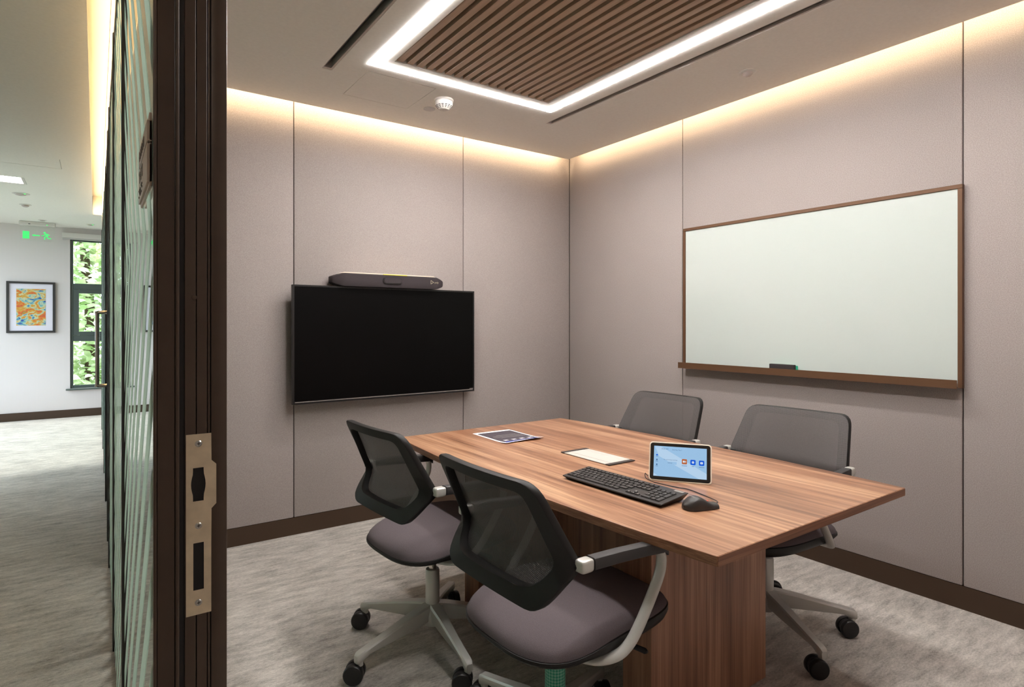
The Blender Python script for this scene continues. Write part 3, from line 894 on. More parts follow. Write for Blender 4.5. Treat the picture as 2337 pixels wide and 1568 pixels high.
ceiling_sensor((-0.06, 9.55, ZC), 'small round ceiling detector close to the corridor end window', 0.05, 0.010, True)

# trees outside the window
def tree(loc, label, h, n, spread):
    t = thing('tree', label, 'tree', loc, 0, 'trees outside the end window')
    tube_p = spline([(0, 0, 0), (0.08, 0.02, h*0.35), (-0.05, 0.05, h*0.7), (0.05, 0, h*0.95)], 5)
    obj('trunk', tube(tube_p, 0.12, n=8, radii=[1-0.75*i/(len(tube_p)-1) for i in range(len(tube_p))]), 'bark', t, smooth=True)
    bm = bmesh.new()
    for i in range(n):
        u = random.random()
        ang = random.uniform(0, 2*PI); rr = spread*math.sqrt(random.random())
        p = Vector((rr*math.cos(ang), rr*0.55*math.sin(ang), h*0.12+h*0.95*u))
        rot = Matrix.Rotation(random.uniform(0, 2*PI), 3, 'Z') @ Matrix.Rotation(random.uniform(-1.0, 1.0), 3, 'X') @ Matrix.Rotation(random.uniform(-0.8, 0.8), 3, 'Y')
        s = random.uniform(0.05, 0.10)
        v = [bm.verts.new(p+rot @ Vector(q)*s) for q in ((-1.2, 0, 0), (-0.3, 0.5, 0.12), (0.5, 0.42, 0.1), (1.2, 0, -0.1), (0.5, -0.42, 0.1), (-0.3, -0.5, 0.12))]
        bm.faces.new(v)
    o = obj('foliage', bm, 'leaf', t); o['kind'] = 'stuff'
tree((-0.15, 13.2, -1.2), 'leafy sunlit tree seen through the left of the end window', 6.2, 12000, 1.7)
tree((3.85, 13.9, -1.2), 'leafy sunlit tree further right behind the end window', 6.5, 5000, 1.8)
tree((-4.2, 14.2, -1.2), 'leafy tree left of the end window further back', 6.5, 3500, 1.8)

# ------------------------------------------------------------------ whiteboard, tray, eraser
t = thing('whiteboard', 'large white glass writing board in a bronze frame on the right wall', 'whiteboard', (XR-0.014, 1.75, 0.985))
WY0, WY1, WZ = 0.992-1.75, 2.513-1.75, 0.905
D = -0.024
box('board', -0.018, -0.001, WY0+0.012, WY1-0.012, 0.02, WZ-0.014, 'board_glass', t)
fr = 0.018
bz = [('frame_rail', D, 0, WY0, WY1, WZ-fr, WZ), ('frame_stile', D, 0, WY0, WY0+fr, 0.0, WZ-fr-0.0002), ('frame_stile', D, 0, WY1-fr, WY1, 0.0, WZ-fr-0.0002)]
for q in bz: box(*q, 'board_bronze', t, bevel=0.001, seg=1)
bm = bmesh.new()
B(-0.066, -0.001, WY0+fr+0.0003, WY1-fr-0.0003, 0.0, 0.004, bm)
B(-0.068, -0.064, WY0+fr+0.0003-0.012, WY1+0.004, 0.0, 0.038, bm)
B(-0.066, -0.0245, WY1-0.018, WY1+0.004, 0.0, 0.004, bm)
tray = obj('pen_tray', bm, 'board_bronze', t)
t = thing('board_eraser', 'black felt eraser with green side lying in the whiteboard tray', 'eraser', (XR-0.014-0.043, 1.812, 0.9895))
box('felt', -0.018, 0.004, -0.069, 0.075, 0.0, 0.058, 'felt', t, bevel=0.003)
box('body', 0.0045, 0.018, -0.075, 0.075, 0.0, 0.053, 'teal', t, bevel=0.004)

# ------------------------------------------------------------------ television and video bar
YT = 3.575
t = thing('television', 'large black switched-off television mounted on the fabric wall', 'television', (1.567, YT, 0.795))
TW, TH = 0.6265, 0.707
t.rotation_euler = (0, 0, R(0.7))
box('cabinet', -TW, TW, 0.008, 0.035, 0.0, TH, 'tv_body', t, bevel=0.003)
box('rear_housing', -0.45, 0.45, 0.0352, 0.065, 0.06, TH-0.1, 'tv_body', t, bevel=0.008)
bm = bmesh.new()
for q in ((-TW, TW, TH-0.010, TH), (-TW, TW, 0.0, 0.018), (-TW, -TW+0.010, 0.018, TH-0.010), (TW-0.010, TW, 0.018, TH-0.010)):
    B(q[0], q[1], 0.0, 0.0079, q[2], q[3], bm)
obj('bezel', bm, 'tv_body', t)
box('screen', -TW+0.010, TW-0.010, 0.003, 0.0078, 0.018, TH-0.010, 'tv_screen', t)
box('trim_line', -TW+0.014, TW-0.014, -0.0006, -0.0001, 0.012, 0.0145, 'slot_rim', t)
box('maker_mark', TW-0.04, TW-0.012, -0.0006, -0.0001, 0.0195, 0.0215, 'slot_rim', t)
box('wall_bracket', -0.25, 0.25, 0.0655, 0.090, 0.18, 0.50, 'tv_body', t, bevel=0.003)

t = thing('video_bar', 'grey fabric conference video bar standing on top of the television', 'video bar', (1.555, 3.553, 1.5035))
L = 0.381
def bar_section(x):
    k = min(1, max(0, (L-abs(x))/0.062))**0.75
    return k
bm = bmesh.new()
rows = []
for i in range(41):
    x = -L+2*L*i/40
    # denser ends
    x = L*math.sin(PI*(i/40-0.5))
    k = bar_section(x)
    zlo, zhi = 0.022*(1-k), 0.058+0.022*k
    y0 = -0.010+0.030*(1-k)
    pts = [(y0+0.004, zlo), (y0, zlo+0.010), (y0-0.001, (zlo+zhi)/2), (y0, zhi-0.006), (y0+0.010, zhi), (0.085, zhi), (0.085, zlo)]
    rows.append([bm.verts.new((x, a, b)) for a, b in pts])
for a, b in zip(rows, rows[1:]):
    n = len(a)
    for j in range(n):
        bm.faces.new([a[j], b[j], b[(j+1) % n], a[(j+1) % n]])
bm.faces.new(rows[0]); bm.faces.new(rows[-1][::-1])
bmesh.ops.recalc_face_normals(bm, faces=bm.faces[:])
obj('grille', bm, 'bar_cloth', t, smooth=True)
pl = [(-L+0.052, 0.0), (-L+0.075, 0.010), (L-0.075, 0.010), (L-0.052, 0.0)]
obj('top_shell', prism([(x, 0.0785+z*0.9) for x, z in pl], 0.012, 0.086, axis='Y'), 'bar_shell', t, bevel=0.003)
o = obj('camera_window', prism(rrect(-0.064, 0.064, 0.022, 0.066, 0.021), -0.016, 0.02, axis='Y'), 'tv_body', t)
bm = prism(rrect(-0.058, 0.058, 0.027, 0.061, 0.0165), -0.0185, -0.0161, axis='Y')
obj('camera_cover', bm, 'bar_cloth', t, bevel=0.001, seg=1)
box('status_light', -0.055, 0.105, -0.004, 0.012, 0.0800, 0.0835, 'led_yellow', t)
fm = frame_mtx((0.302, -0.0125, 0.044), (1, 0, 0), (0, 0, 1))
text_mesh('poly', 0.017, 'logo', t, fm)
bm = bmesh.new()
tri = [(0.274, 0.058), (0.274, 0.033), (0.293, 0.0455)]
for i in range(3):
    p, q = tri[i], tri[(i+1) % 3]
    e = Vector((q[0]-p[0], 0, q[1]-p[1]))*0.18
    tube([(p[0]-(e.x if i == 2 else 0), -0.0122, p[1]-(e.z if i == 2 else 0)), (q[0], -0.0122, q[1])], 0.0016, 0.0004, 6, bm, up=(0, 1, 0))
obj('logo_mark', bm, 'logo', t)

# ------------------------------------------------------------------ table
TZ = 0.72
TC = (1.712, 1.765)
t = thing('meeting_table', 'boat shaped walnut meeting table in the middle of the room', 'table', (TC[0], TC[1], 0))
def half(y): return 0.560-0.050*(y/0.9)**2
ys = [-0.9+1.8*i/24 for i in range(25)]
poly = [(half(y), y) for y in ys]+[(-half(y), y) for y in reversed(ys)]
cut = (-0.087, 0.056, -0.110, 0.178)
bm = prism(poly, TZ-0.026, TZ)
obj('table_top', bm, 'top_wood', t, bevel=0.0015, seg=2)
for yy in (-0.9015, 0.9000):
    box('edge_band', -half(0.9)+0.002, half(0.9)-0.002, yy, yy+0.0015, TZ-0.0255, TZ-0.0012, 'band_wood', t)
def pedestal(y0, y1):
    box('pedestal', -0.345, 0.258, y0, y1, 0.0, TZ-0.0265, 'leg_wood', t, bevel=0.0015, seg=1)
pedestal(-0.551, -0.432)
pedestal(0.432, 0.551)
box('modesty_panel', -0.055, -0.035, -0.4315, 0.4315, 0.12, TZ-0.0265, 'leg_wood', t)

# cable flap box in the table top
t = thing('cable_flap', 'white cable access flap with dark ends set in the table top', 'cable flap', (1.695, 1.8, TZ))
box('tray', -0.070, 0.070, -0.143, 0.142, 0.0002, 0.0015, 'flap_dark', t)
box('end_cap', -0.072, 0.072, 0.124, 0.146, 0.0016, 0.005, 'flap_dark', t, bevel=0.001)
box('end_cap', -0.072, 0.072, -0.146, -0.124, 0.0016, 0.005, 'flap_dark', t, bevel=0.001)
box('flap', -0.038, 0.040, -0.1235, 0.1235, 0.0016, 0.0042, 'flap', t, bevel=0.0005, seg=1)
box('edge_strip', 0.0415, 0.070, -0.1235, 0.1235, 0.0016, 0.004, 'flap', t, bevel=0.0005, seg=1)
box('edge_strip', -0.070, -0.0395, -0.1235, 0.1235, 0.0016, 0.004, 'flap', t, bevel=0.0005, seg=1)

# leaflet
t = thing('leaflet', 'printed leaflet with dark panel and blue band lying on the table', 'leaflet', (1.648, 2.382, TZ+0.0003), R(-1.5)); t.scale = (1.04, 1.03, 1)
def sheet(nm, x0, x1, y0, y1, dz, mat):
    bm = bmesh.new(); n = 10; rows = []
    for j in range(n+1):
        y = y0+(y1-y0)*j/n
        lift = 0.012*max(0, (-y-0.06)/0.09)**2
        rows.append([[bm.verts.new((x, y, lift*(0.35+0.65*max(0, (x+0.10)/0.2))+z)) for x in (x0, (x0+x1)/2, x1)] for z in (dz, dz+0.0002)])
    for a, b in zip(rows, rows[1:]):
        for i in range(2):
            bm.faces.new([a[1][i], a[1][i+1], b[1][i+1], b[1][i]]); bm.faces.new([a[0][i], b[0][i], b[0][i+1], a[0][i+1]])
        bm.faces.new([a[0][0], a[1][0], b[1][0], b[0][0]]); bm.faces.new([a[0][2], b[0][2], b[1][2], a[1][2]])
    for r in (rows[0], rows[-1]):
        for i in range(2): bm.faces.new([r[0][i], r[0][i+1], r[1][i+1], r[1][i]])
    bmesh.ops.recalc_face_normals(bm, faces=bm.faces[:])
    return obj(nm, bm, mat, t)
sheet('page', -0.105, 0.105, -0.1485, 0.1485, 0, 'paper')
sheet('dark_panel', -0.093, 0.095, -0.112, 0.124, 0.0003, 'print_dark')
sheet('blue_band', -0.093, 0.095, -0.137, -0.1125, 0.0003, 'print_blue')
for k, (yy, x0, x1) in enumerate(((0.02, -0.07, 0.08), (0.004, -0.075, 0.085), (-0.012, -0.08, 0.08), (-0.026, -0.05, 0.085), (0.036, -0.04, 0.07))):
    sheet('text_line', x0, x1, yy-0.0012, yy+0.0012, 0.0006, 'sticker')
for k in range(4):
    x = -0.072+0.044*k
    sheet('icon_print', x, x+0.022, -0.092, -0.087, 0.0006, 'paper')
    sheet('icon_print', x+0.004, x+0.018, -0.083, -0.0805, 0.0006, 'paper')
    sheet('icon_print', x+0.008, x+0.026, -0.075, -0.071, 0.0006, 'paper')
    sheet('icon_print', x+0.002, x+0.005, -0.096, -0.070, 0.0006, 'paper')
sheet('text_line', -0.05, 0.06, -0.1275, -0.1215, 0.0006, 'sticker')

# ------------------------------------------------------------------ keyboard
t = thing('keyboard', 'black full size computer keyboard lying near the table edge', 'keyboard', (1.357, 1.618, TZ), R(-87.9))
KL, KD = 0.436, 0.134
def kz(y): return 0.0105+0.012*y/KD
bm = bmesh.new()
prof = [(0.012, 0.001), (0.0, 0.010), (0.002, 0.013), (KD-0.002, 0.0255), (KD, 0.023), (KD-0.02, 0.001)]
lo = [bm.verts.new((0.0 if 0 < i < 5 else 0.012, y, z)) for i, (y, z) in enumerate(prof)]; hi = [bm.verts.new((KL if 0 < i < 5 else KL-0.012, y, z)) for i, (y, z) in enumerate(prof)]
bm.faces.new(lo); bm.faces.new(hi[::-1])
for i in range(6): bm.faces.new([lo[i], hi[i], hi[(i+1) % 6], lo[(i+1) % 6]])
bmesh.ops.recalc_face_normals(bm, faces=bm.faces[:])
obj('case', bm, 'kb', t, bevel=0.002, seg=2)
tilt = math.atan2(0.0125, KD-0.004)
U = 0.0187
key_cache = {}
def key(x, y, w, d=1.0, mark=True):
    wk = (round(w, 2), d)
    zz = 0.013+(y)*math.tan(tilt)
    if wk not in key_cache:
        bm = bmesh.new()
        a, b = w*U-0.0026, d*U*0.93-0.0026
        lo = [bm.verts.new(p) for p in ((0, 0, 0), (a, 0, 0), (a, b, 0), (0, b, 0))]
        hi = [bm.verts.new(p) for p in ((0.0014, 0.0012, 0.0034), (a-0.0014, 0.0012, 0.0034), (a-0.0014, b-0.001, 0.0034), (0.0014, b-0.001, 0.0034))]
        bm.faces.new(hi)
        for i in range(4): bm.faces.new([lo[i], lo[(i+1) % 4], hi[(i+1) % 4], hi[i]])
        bmesh.ops.recalc_face_normals(bm, faces=bm.faces[:])
        me = bpy.data.meshes.new('key'); bm.to_mesh(me); bm.free(); me.materials.append(M['key']); key_cache[wk] = me
    o = inst('key', key_cache[wk], t, (x, y, zz), (tilt, 0, 0))
    if mark:
        marks.append((x+min(w*U*0.5, 0.009)-0.0013, y+0.0075*d, zz))
marks = []
x0, y0 = 0.0105, 0.0145
RY = U*0.93
def row(y, ws, x=x0, nomark=()):
    for i, w in enumerate(ws):
        if w > 0: key(x, y, w, mark=i not in nomark)
        x += abs(w)*U
row(y0, [1.25, 1, 1, 1.05, 5.2, 1.05, 1.0, 1.25, 1.2][:8], nomark=(4,))
row(y0+RY, [2.2]+[1]*10+[2.3-0.5])
row(y0+2*RY, [1.75]+[1]*11+[1.25+1.0-0.5])
row(y0+3*RY, [1.5]+[1]*12+[1.0])
row(y0+4*RY, [1]*13+[1.5])
row(y0+5*RY+0.003, [1, 1, 1, 1, 1, 1, 1, 1, 1, 1, 1, 1, 1, 1.2])
nx = x0+14.55*U
for i in range(3): key(nx+i*U, y0+4*RY, 1); key(nx+i*U, y0+3*RY, 1)
for i in range(3): key(nx+i*U, y0, 1, 0.72)
key(nx+U, y0+0.72*RY, 1, 0.72)
for i in range(3): key(nx+i*U, y0+5*RY+0.003, 1)
px = nx+3.35*U
for r_ in range(4):
    for i in range(3):
        if r_ == 0 and i == 0: key(px, y0, 2)
        elif r_ == 0 and i == 1: pass
        else: key(px+i*U, y0+r_*RY, 1)
for i in range(4): key(px+i*U, y0+4*RY, 1)
key(px+3*U, y0, 1, 2.0, False); key(px+3*U, y0+2*RY, 1, 2.0, False)
bm = bmesh.new()
for i, (x, y, z) in enumerate(marks):
    h = z+0.0036+0.004*math.tan(tilt)
    w = 0.0022+0.0012*(i % 3)
    v = [bm.verts.new(p) for p in ((x, y, h), (x+w, y, h), (x+w, y+0.0012, h+0.0002), (x, y+0.0012, h+0.0002))]; bm.faces.new(v)
    v = [bm.verts.new(p) for p in ((x, y+0.0012, h+0.0002), (x+0.0009, y+0.0012, h+0.0002), (x+0.0009, y+0.0038, h+0.0005), (x, y+0.0038, h+0.0005))]; bm.faces.new(v)
    if i % 2:
        v = [bm.verts.new(p) for p in ((x, y+0.003, h+0.0005), (x+w, y+0.003, h+0.0005), (x+w, y+0.0041, h+0.0006), (x, y+0.0041, h+0.0006))]; bm.faces.new(v)
o = obj('legends', bm, 'key_print', t); o['kind'] = 'stuff'
z_st = 0.013+0.118*math.tan(tilt)
bm = B(0, 0.034, 0, 0.011, 0, 0.0003)
o = obj('sticker', bm, 'sticker', t, loc=(KL-0.044, KD-0.018, z_st+0.0003), rot=(tilt, 0, 0))

# ------------------------------------------------------------------ mouse with cable
mo = thing('computer_mouse', 'black wired mouse beside the keyboard with a red scroll wheel', 'mouse', (1.472, 1.122, TZ), R(-20))
bm = bmesh.new(); rows = []
for i in range(21):
    u = i/20; x = -0.053+0.106*u
    k = math.sqrt(max(0.0, 1-(2*u-1)**2))
    wd = 0.031*min(1.0, (k**0.6))*(1-0.12*math.exp(-((u-0.55)/0.2)**2))
    if u > 0.8: wd = max(wd, 0.024)
    ht = 0.010+0.026*math.exp(-((u-0.38)/0.36)**2)
    if u < 0.25: ht = 0.010+(ht-0.010)*math.sin(PI/2*min(1, (u+0.04)/0.25))
    ring = []
    for j in range(13):
        a = PI*j/12
        c = math.cos(a); s = math.sin(a)
        ring.append(bm.verts.new((x+(0.004*(1-abs(c)) if u > 0.95 else 0), wd*math.copysign(abs(c)**0.55, c), 0.0015+ht*(s**0.75))))
    rows.append(ring)
for a, b in zip(rows, rows[1:]):
    for j in range(12): bm.faces.new([a[j], a[j+1], b[j+1], b[j]])
    bm.faces.new([a[12], a[0], b[0], b[12]])
bm.faces.new(rows[0]); bm.faces.new(rows[-1])
bmesh.ops.recalc_face_normals(bm, faces=bm.faces[:])
obj('body', bm, 'mouse', mo, smooth=True)
obj('scroll_wheel', lathe([(0, -0.003), (0.0055, -0.003), (0.0062, 0), (0.0055, 0.003), (0, 0.003)], 20, axis='Y', org=(0.026, 0, 0.0158)), 'red', mo, smooth=True)
text_mesh('lenovo', 0.013, 'sticker', mo, frame_mtx((-0.026, 0.0, 0.0395), (0.10, -0.995, 0), (0.98, 0.10, 0.12)), align='CENTER')
inv = Matrix.Translation((1.472, 1.122, TZ)) @ Matrix.Rotation(R(-20), 4, 'Z')
inv = inv.inverted()
cpts = [(1.523, 1.104, 0.729), (1.548, 1.112, 0.7285), (1.572, 1.145, 0.724), (1.592, 1.20, 0.7222), (1.606, 1.268, 0.7222), (1.594, 1.302, 0.7222), (1.586, 1.345, 0.7222), (1.583, 1.40, 0.7222), (1.588, 1.436, 0.727), (1.603, 1.452, 0.738), (1.632, 1.462, 0.7225), (1.70, 1.46, 0.7222)]
obj('cable', tube(spline([inv @ Vector(p) for p in cpts], 8), 0.0015, n=8), 'rubber', mo, smooth=True)

# ------------------------------------------------------------------ tablet controller
BL, BR = Vector((1.592, 1.428, TZ)), Vector((1.717, 1.257, TZ))
ang = math.atan2(BR.y-BL.y, BR.x-BL.x)
tb = thing('touch_controller', 'small cream rimmed touch screen tablet standing on the table', 'tablet', tuple(BL), ang)
TWd = (BR-BL).length; THt = 0.136
tl = R(20)
# local: x along the bottom edge, y = away from viewer, z up; face leans back by tl
fm = frame_mtx((0, 0, 0.0008), (1, 0, 0), (0, math.sin(tl), math.cos(tl)))
def face(nm, poly, d0, d1, mat, parent, bevel=0.0):
    bm = prism(poly, d0, d1)
    o = obj(nm, bm, mat, parent, bevel=bevel, seg=2)
    return o
body = face('housing', rrect(0, TWd, 0, THt, 0.012), -0.010, 0.0, 'tablet_rim', tb, 0.002)
body.matrix_local = fm
def on_face(nm, poly, h, mat):
    o = face(nm, poly, h, h+0.00015, mat, tb); o.matrix_local = fm; return o
on_face('front_glass', rrect(0.0042, TWd-0.0042, 0.0042, THt-0.0042, 0.009), 0.0002, 'tablet_face')
sx0, sx1, sy0, sy1 = 0.0165, TWd-0.0165, 0.0160, THt-0.0150
on_face('screen', [(sx0, sy0), (sx1, sy0), (sx1, sy1), (sx0, sy1)], 0.0004, 'scr')
sw, sh = sx1-sx0, sy1-sy0
def SP(u, v): return (sx0+u*sw, sy1-v*sh)
on_face('wallpaper_band', [SP(0.02, 0.02), SP(0.14, 0.02), SP(1.0, 0.82), SP(1.0, 1.0), SP(0.86, 1.0), SP(0.10, 0.34)], 0.0006, 'scr_light')
on_face('wallpaper_band', [SP(0.0, 0.90), SP(0.09, 0.995), SP(0.0, 0.995)], 0.0006, 'scr_light')
def icon(u, v, mat, shape):
    c = SP(u, v); s = 0.0088
    on_face('icon', rrect(c[0]-s, c[0]+s, c[1]-s, c[1]+s, 0.0032, 4), 0.0008, mat)
    for p in shape: on_face('icon_symbol', [(c[0]+a*s, c[1]+b*s) for a, b in p], 0.0010, 'scr_white')
icon(0.585, 0.47, 'scr_orange', [[(-0.6, -0.35), (0.15, -0.35), (0.15, 0.35), (-0.6, 0.35)], [(0.25, -0.1), (0.6, -0.35), (0.6, 0.35), (0.25, 0.1)]])
icon(0.745, 0.475, 'scr_blue', [rrect(-0.42, 0.42, -0.42, 0.42, 0.2, 3)])
icon(0.905, 0.48, 'scr_blue', [rrect(-0.5, 0.5, -0.42, 0.42, 0.2, 3)])
for u in (0.745, 0.905):
    c = SP(u, 0.4775); on_face('icon_symbol', rrect(c[0]-0.001, c[0]+0.001, c[1]-0.001, c[1]+0.001, 0.0003, 2), 0.0012, 'scr_blue')
for u, v, w in ((0.585, 0.60, 0.10), (0.745, 0.60, 0.04), (0.905, 0.61, 0.10), (0.06, 0.345, 0.035), (0.06, 0.505, 0.05), (0.06, 0.665, 0.045)):
    on_face('caption_line', [SP(u-w/2, v), SP(u+w/2, v), SP(u+w/2, v+0.012), SP(u-w/2, v+0.012)], 0.0008, 'scr_text')
c = SP(0.06, 0.30); on_face('menu_icon', [(c[0]-0.003, c[1]-0.0025), (c[0]+0.003, c[1]-0.0025), (c[0]+0.003, c[1]+0.0005), (c[0], c[1]+0.003), (c[0]-0.003, c[1]+0.0005)], 0.0008, 'scr_blue')
for v in (0.46, 0.62):
    c = SP(0.06, v); on_face('menu_icon', [(c[0]+0.0027*math.cos(a), c[1]+0.0027*math.sin(a)) for a in [2*PI*i/10 for i in range(10)]], 0.0008, 'scr_text')
def stext(s, u, v, size, mat='scr_text'):
    c = SP(u, v)
    o = text_mesh(s, size, mat, tb, fm @ Matrix.Translation((c[0], c[1], 0.0011)), name='screen_text', extrude=0.00003)
stext('10:20 AM', 0.14, 0.09, 0.0062)
stext('Saturday, Dec 7', 0.35, 0.10, 0.0052)
stext('No upcoming meetings', 0.19, 0.44, 0.0050)
on_face('button', [SP(0.19, 0.50), SP(0.44, 0.50), SP(0.44, 0.59), SP(0.19, 0.59)], 0.0008, 'scr')
stext('Refresh', 0.27, 0.545, 0.0050)
# rear foot
bm = prism([(0.012, 0.0), (0.075, 0.0), (0.075, 0.004), (0.050, 0.085), (0.040, 0.085)], 0.03, TWd-0.03, axis='X')
obj('stand_foot', bm, 'grey_plastic', tb, bevel=0.002)

# ------------------------------------------------------------------ chairs
def back_profile(z):
    pts = [(0.570, -0.212), (0.600, -0.196), (0.640, -0.163), (0.664, -0.142), (0.690, -0.138), (0.720, -0.152), (0.80, -0.191), (0.905, -0.246)]
    if z <= pts[0][0]: return pts[0][1]
    for (a, xa), (b, xb) in zip(pts, pts[1:]):
        if z <= b:
            k = (z-a)/(b-a); return xa+(xb-xa)*k
    return pts[-1][1]
def BS(y, z, d=0.0):
    """point on the backrest surface; d pushes it backwards"""
    u = y/0.252
    bow = 0.052*(1-min(1.0, u*u))
    mix = min(1.0, u*u)
    x = back_profile(z)*(0.45+0.55*mix)+(-0.165-0.16*(z-0.62))*(0.55-0.55*mix) - bow*0.75
    return Vector((x-d, y, z))
def rounded(poly, r, n=5):
    out = []
    m = len(poly)
    for i in range(m):
        p0, p, p1 = Vector(poly[i-1]), Vector(poly[i]), Vector(poly[(i+1) % m])
        ri = r[i] if isinstance(r, (list, tuple)) else r
        a = p+(p0-p).normalized()*ri; b = p+(p1-p).normalized()*ri
        for k in range(n+1):
            s = k/n; out.append(((1-s)**2*a+2*s*(1-s)*p+s*s*b))
    return out
def resample(poly, n):
    L_ = [0]
    for i in range(len(poly)): L_.append(L_[-1]+(Vector(poly[(i+1) % len(poly)])-Vector(poly[i])).length)
    out = []
    for k in range(n):
        s = L_[-1]*k/n
        for i in range(len(poly)):
            if L_[i] <= s <= L_[i+1]+1e-9:
                f = (s-L_[i])/max(1e-9, L_[i+1]-L_[i]); p, q = Vector(poly[i]), Vector(poly[(i+1) % len(poly)])
                out.append(p+(q-p)*f); break
    return out
NB = 96
outer = [(0.212, 0.572), (0.259, 0.680), (0.224, 0.895), (-0.224, 0.895), (-0.259, 0.680), (-0.212, 0.572)]
inner = [(0.174, 0.617), (0.209, 0.684), (0.184, 0.864), (-0.184, 0.864), (-0.209, 0.684), (-0.174, 0.617)]
o_r = resample(rounded(outer, [0.05, 0.022, 0.045, 0.045, 0.022, 0.05]), NB)
i_r = resample(rounded(inner, [0.05, 0.02, 0.03, 0.03, 0.02, 0.05]), NB)
def near_align(a, b):
    best = min(range(len(b)), key=lambda k: sum((a[i]-b[(i+k) % len(b)]).length_squared for i in range(0, len(a), 6)))
    return [b[(i+best) % len(b)] for i in range(len(b))]
i_r = near_align(o_r, i_r)

def chair_meshes():
    out = {}
    def mk(name, bm, mat, smooth=True):
        me = bpy.data.meshes.new(name); bm.to_mesh(me); bm.free(); me.materials.append(M[mat])
        if smooth:
            for p in me.polygons: p.use_smooth = True
            me.set_sharp_from_angle(angle=R(40))
        out[name] = me
    # back frame ring
    bm = bmesh.new()
    cen = Vector((0, 0.738))
    def ring(pts, d, sc=1.0):
        return [bm.verts.new(BS(*(cen+(p-cen)*sc), d)) for p in pts]
    loops = [ring(o_r, 0.0, 0.992), ring(o_r, 0.004, 1.0), ring(o_r, 0.020, 1.0), ring(o_r, 0.024, 0.99), ring(i_r, 0.027, 1.012), ring(i_r, 0.023, 1.0), ring(i_r, 0.004, 1.0), ring(i_r, 0.0, 1.005)]
    for a, b in zip(loops, loops[1:]+loops[:1]):
        for j in range(NB): bm.faces.new([a[j], a[(j+1) % NB], b[(j+1) % NB], b[j]])
    bmesh.ops.recalc_face_normals(bm, faces=bm.faces[:])
    mk('back_frame', bm, 'plastic')
    # mesh
    bm = bmesh.new(); uvl = bm.loops.layers.uv.new('UVMap')
    rings = []
    K = 12
    for k in range(K+1):
        s = k/K
        if k == 0: rings.append([bm.verts.new(BS(cen.x, cen.y, -0.004))])
        else: rings.append([bm.verts.new(BS(*(cen+(p-cen)*s*0.985), -0.004+0.003*max(0, (s-0.9)/0.1))) for p in o_r])
    for k in range(K):
        a, b = rings[k], rings[k+1]
        for j in range(NB):
            if len(a) == 1: f = bm.faces.new([a[0], b[j], b[(j+1) % NB]])
            else: f = bm.faces.new([a[j], b[j], b[(j+1) % NB], a[(j+1) % NB]])
            for l in f.loops: l[uvl].uv = (l.vert.co.y+l.vert.co.z*0.25, l.vert.co.z-l.vert.co.y*0.25)
    bmesh.ops.recalc_face_normals(bm, faces=bm.faces[:])
    mk('back_mesh', bm, 'mesh')
    # seat cushion
    SXC = 0.043
    def outline(n=64):
        pts = []
        for k in range(n):
            a = 2*PI*k/n
            c, s = math.cos(a), math.sin(a)
            e = 0.52 if c > 0 else 0.66
            x = math.copysign(abs(c)**e, c); y = math.copysign(abs(s)**e, s)
            pts.append((SXC+0.270*x, 0.236*y*(1-0.06*x)))
        return pts
    ol = outline()
    def edge_z(x): return 0.430+0.034/(1+math.exp(-(x+0.08)/0.045))-0.010*max(0, (x-0.18)/0.14)**2
    def topz(x, s): return edge_z(x)+0.052*(1-s**5)**0.6*(1-0.25*max(0, (x-0.05)/0.2)) - 0.010*(1-s*s)*math.exp(-((x+0.02)/0.15)**2)
    bm = bmesh.new()
    levels = [0.0, 0.25, 0.5, 0.7, 0.82, 0.9, 0.95, 0.98, 1.0]
    rings = []
    for s in levels:
        if s == 0: rings.append([bm.verts.new((SXC, 0, topz(SXC, 0)))])
        else: rings.append([bm.verts.new((SXC+(x-SXC)*s, y*s, topz(SXC+(x-SXC)*s, s))) for x, y in ol])
    rings.append([bm.verts.new((SXC+(x-SXC)*0.97, y*0.97, edge_z(x)-0.006)) for x, y in ol])
    for a, b in zip(rings, rings[1:]):
        for j in range(64):
            if len(a) == 1: bm.faces.new([a[0], b[j], b[(j+1) % 64]])
            else: bm.faces.new([a[j], b[j], b[(j+1) % 64], a[(j+1) % 64]])
    bm.faces.new(rings[-1])
    bmesh.ops.recalc_face_normals(bm, faces=bm.faces[:])
    mk('seat_cushion', bm, 'seat_cloth')
    # seat shell below the cushion
    bm = bmesh.new()
    rings = []
    for s, dz in ((0.985, -0.0005), (1.010, -0.003), (1.012, -0.014), (0.985, -0.026), (0.90, -0.036), (0.6, -0.042), (0.3, -0.044)):
        rings.append([bm.verts.new((SXC+(x-SXC)*s, y*s, edge_z(x)+dz*(0.7+0.6*(x > -0.1)*min(1, (x+0.1)/0.1)))) for x, y in ol])
    for a, b in zip(rings, rings[1:]):
        for j in range(64): bm.faces.new([a[j], a[(j+1) % 64], b[(j+1) % 64], b[j]])
    bm.faces.new(rings[-1])
    bmesh.ops.recalc_face_normals(bm, faces=bm.faces[:])
    mk('seat_shell', bm, 'plastic')
    # mechanism, lever
    bm = B(-0.10, 0.09, -0.07, 0.07, 0.372, 0.412); bmesh.ops.bevel(bm, geom=bm.edges[:], offset=0.012, segments=2, affect='EDGES')
    mk('mechanism', bm, 'plastic')
    bm = tube([(0.07, -0.06, 0.395), (0.085, -0.17, 0.398), (0.095, -0.255, 0.402), (0.096, -0.262, 0.4025)], 0.007, n=10, radii=[1, 1, 1.1, 0.5])
    mk('height_lever', bm, 'plastic')
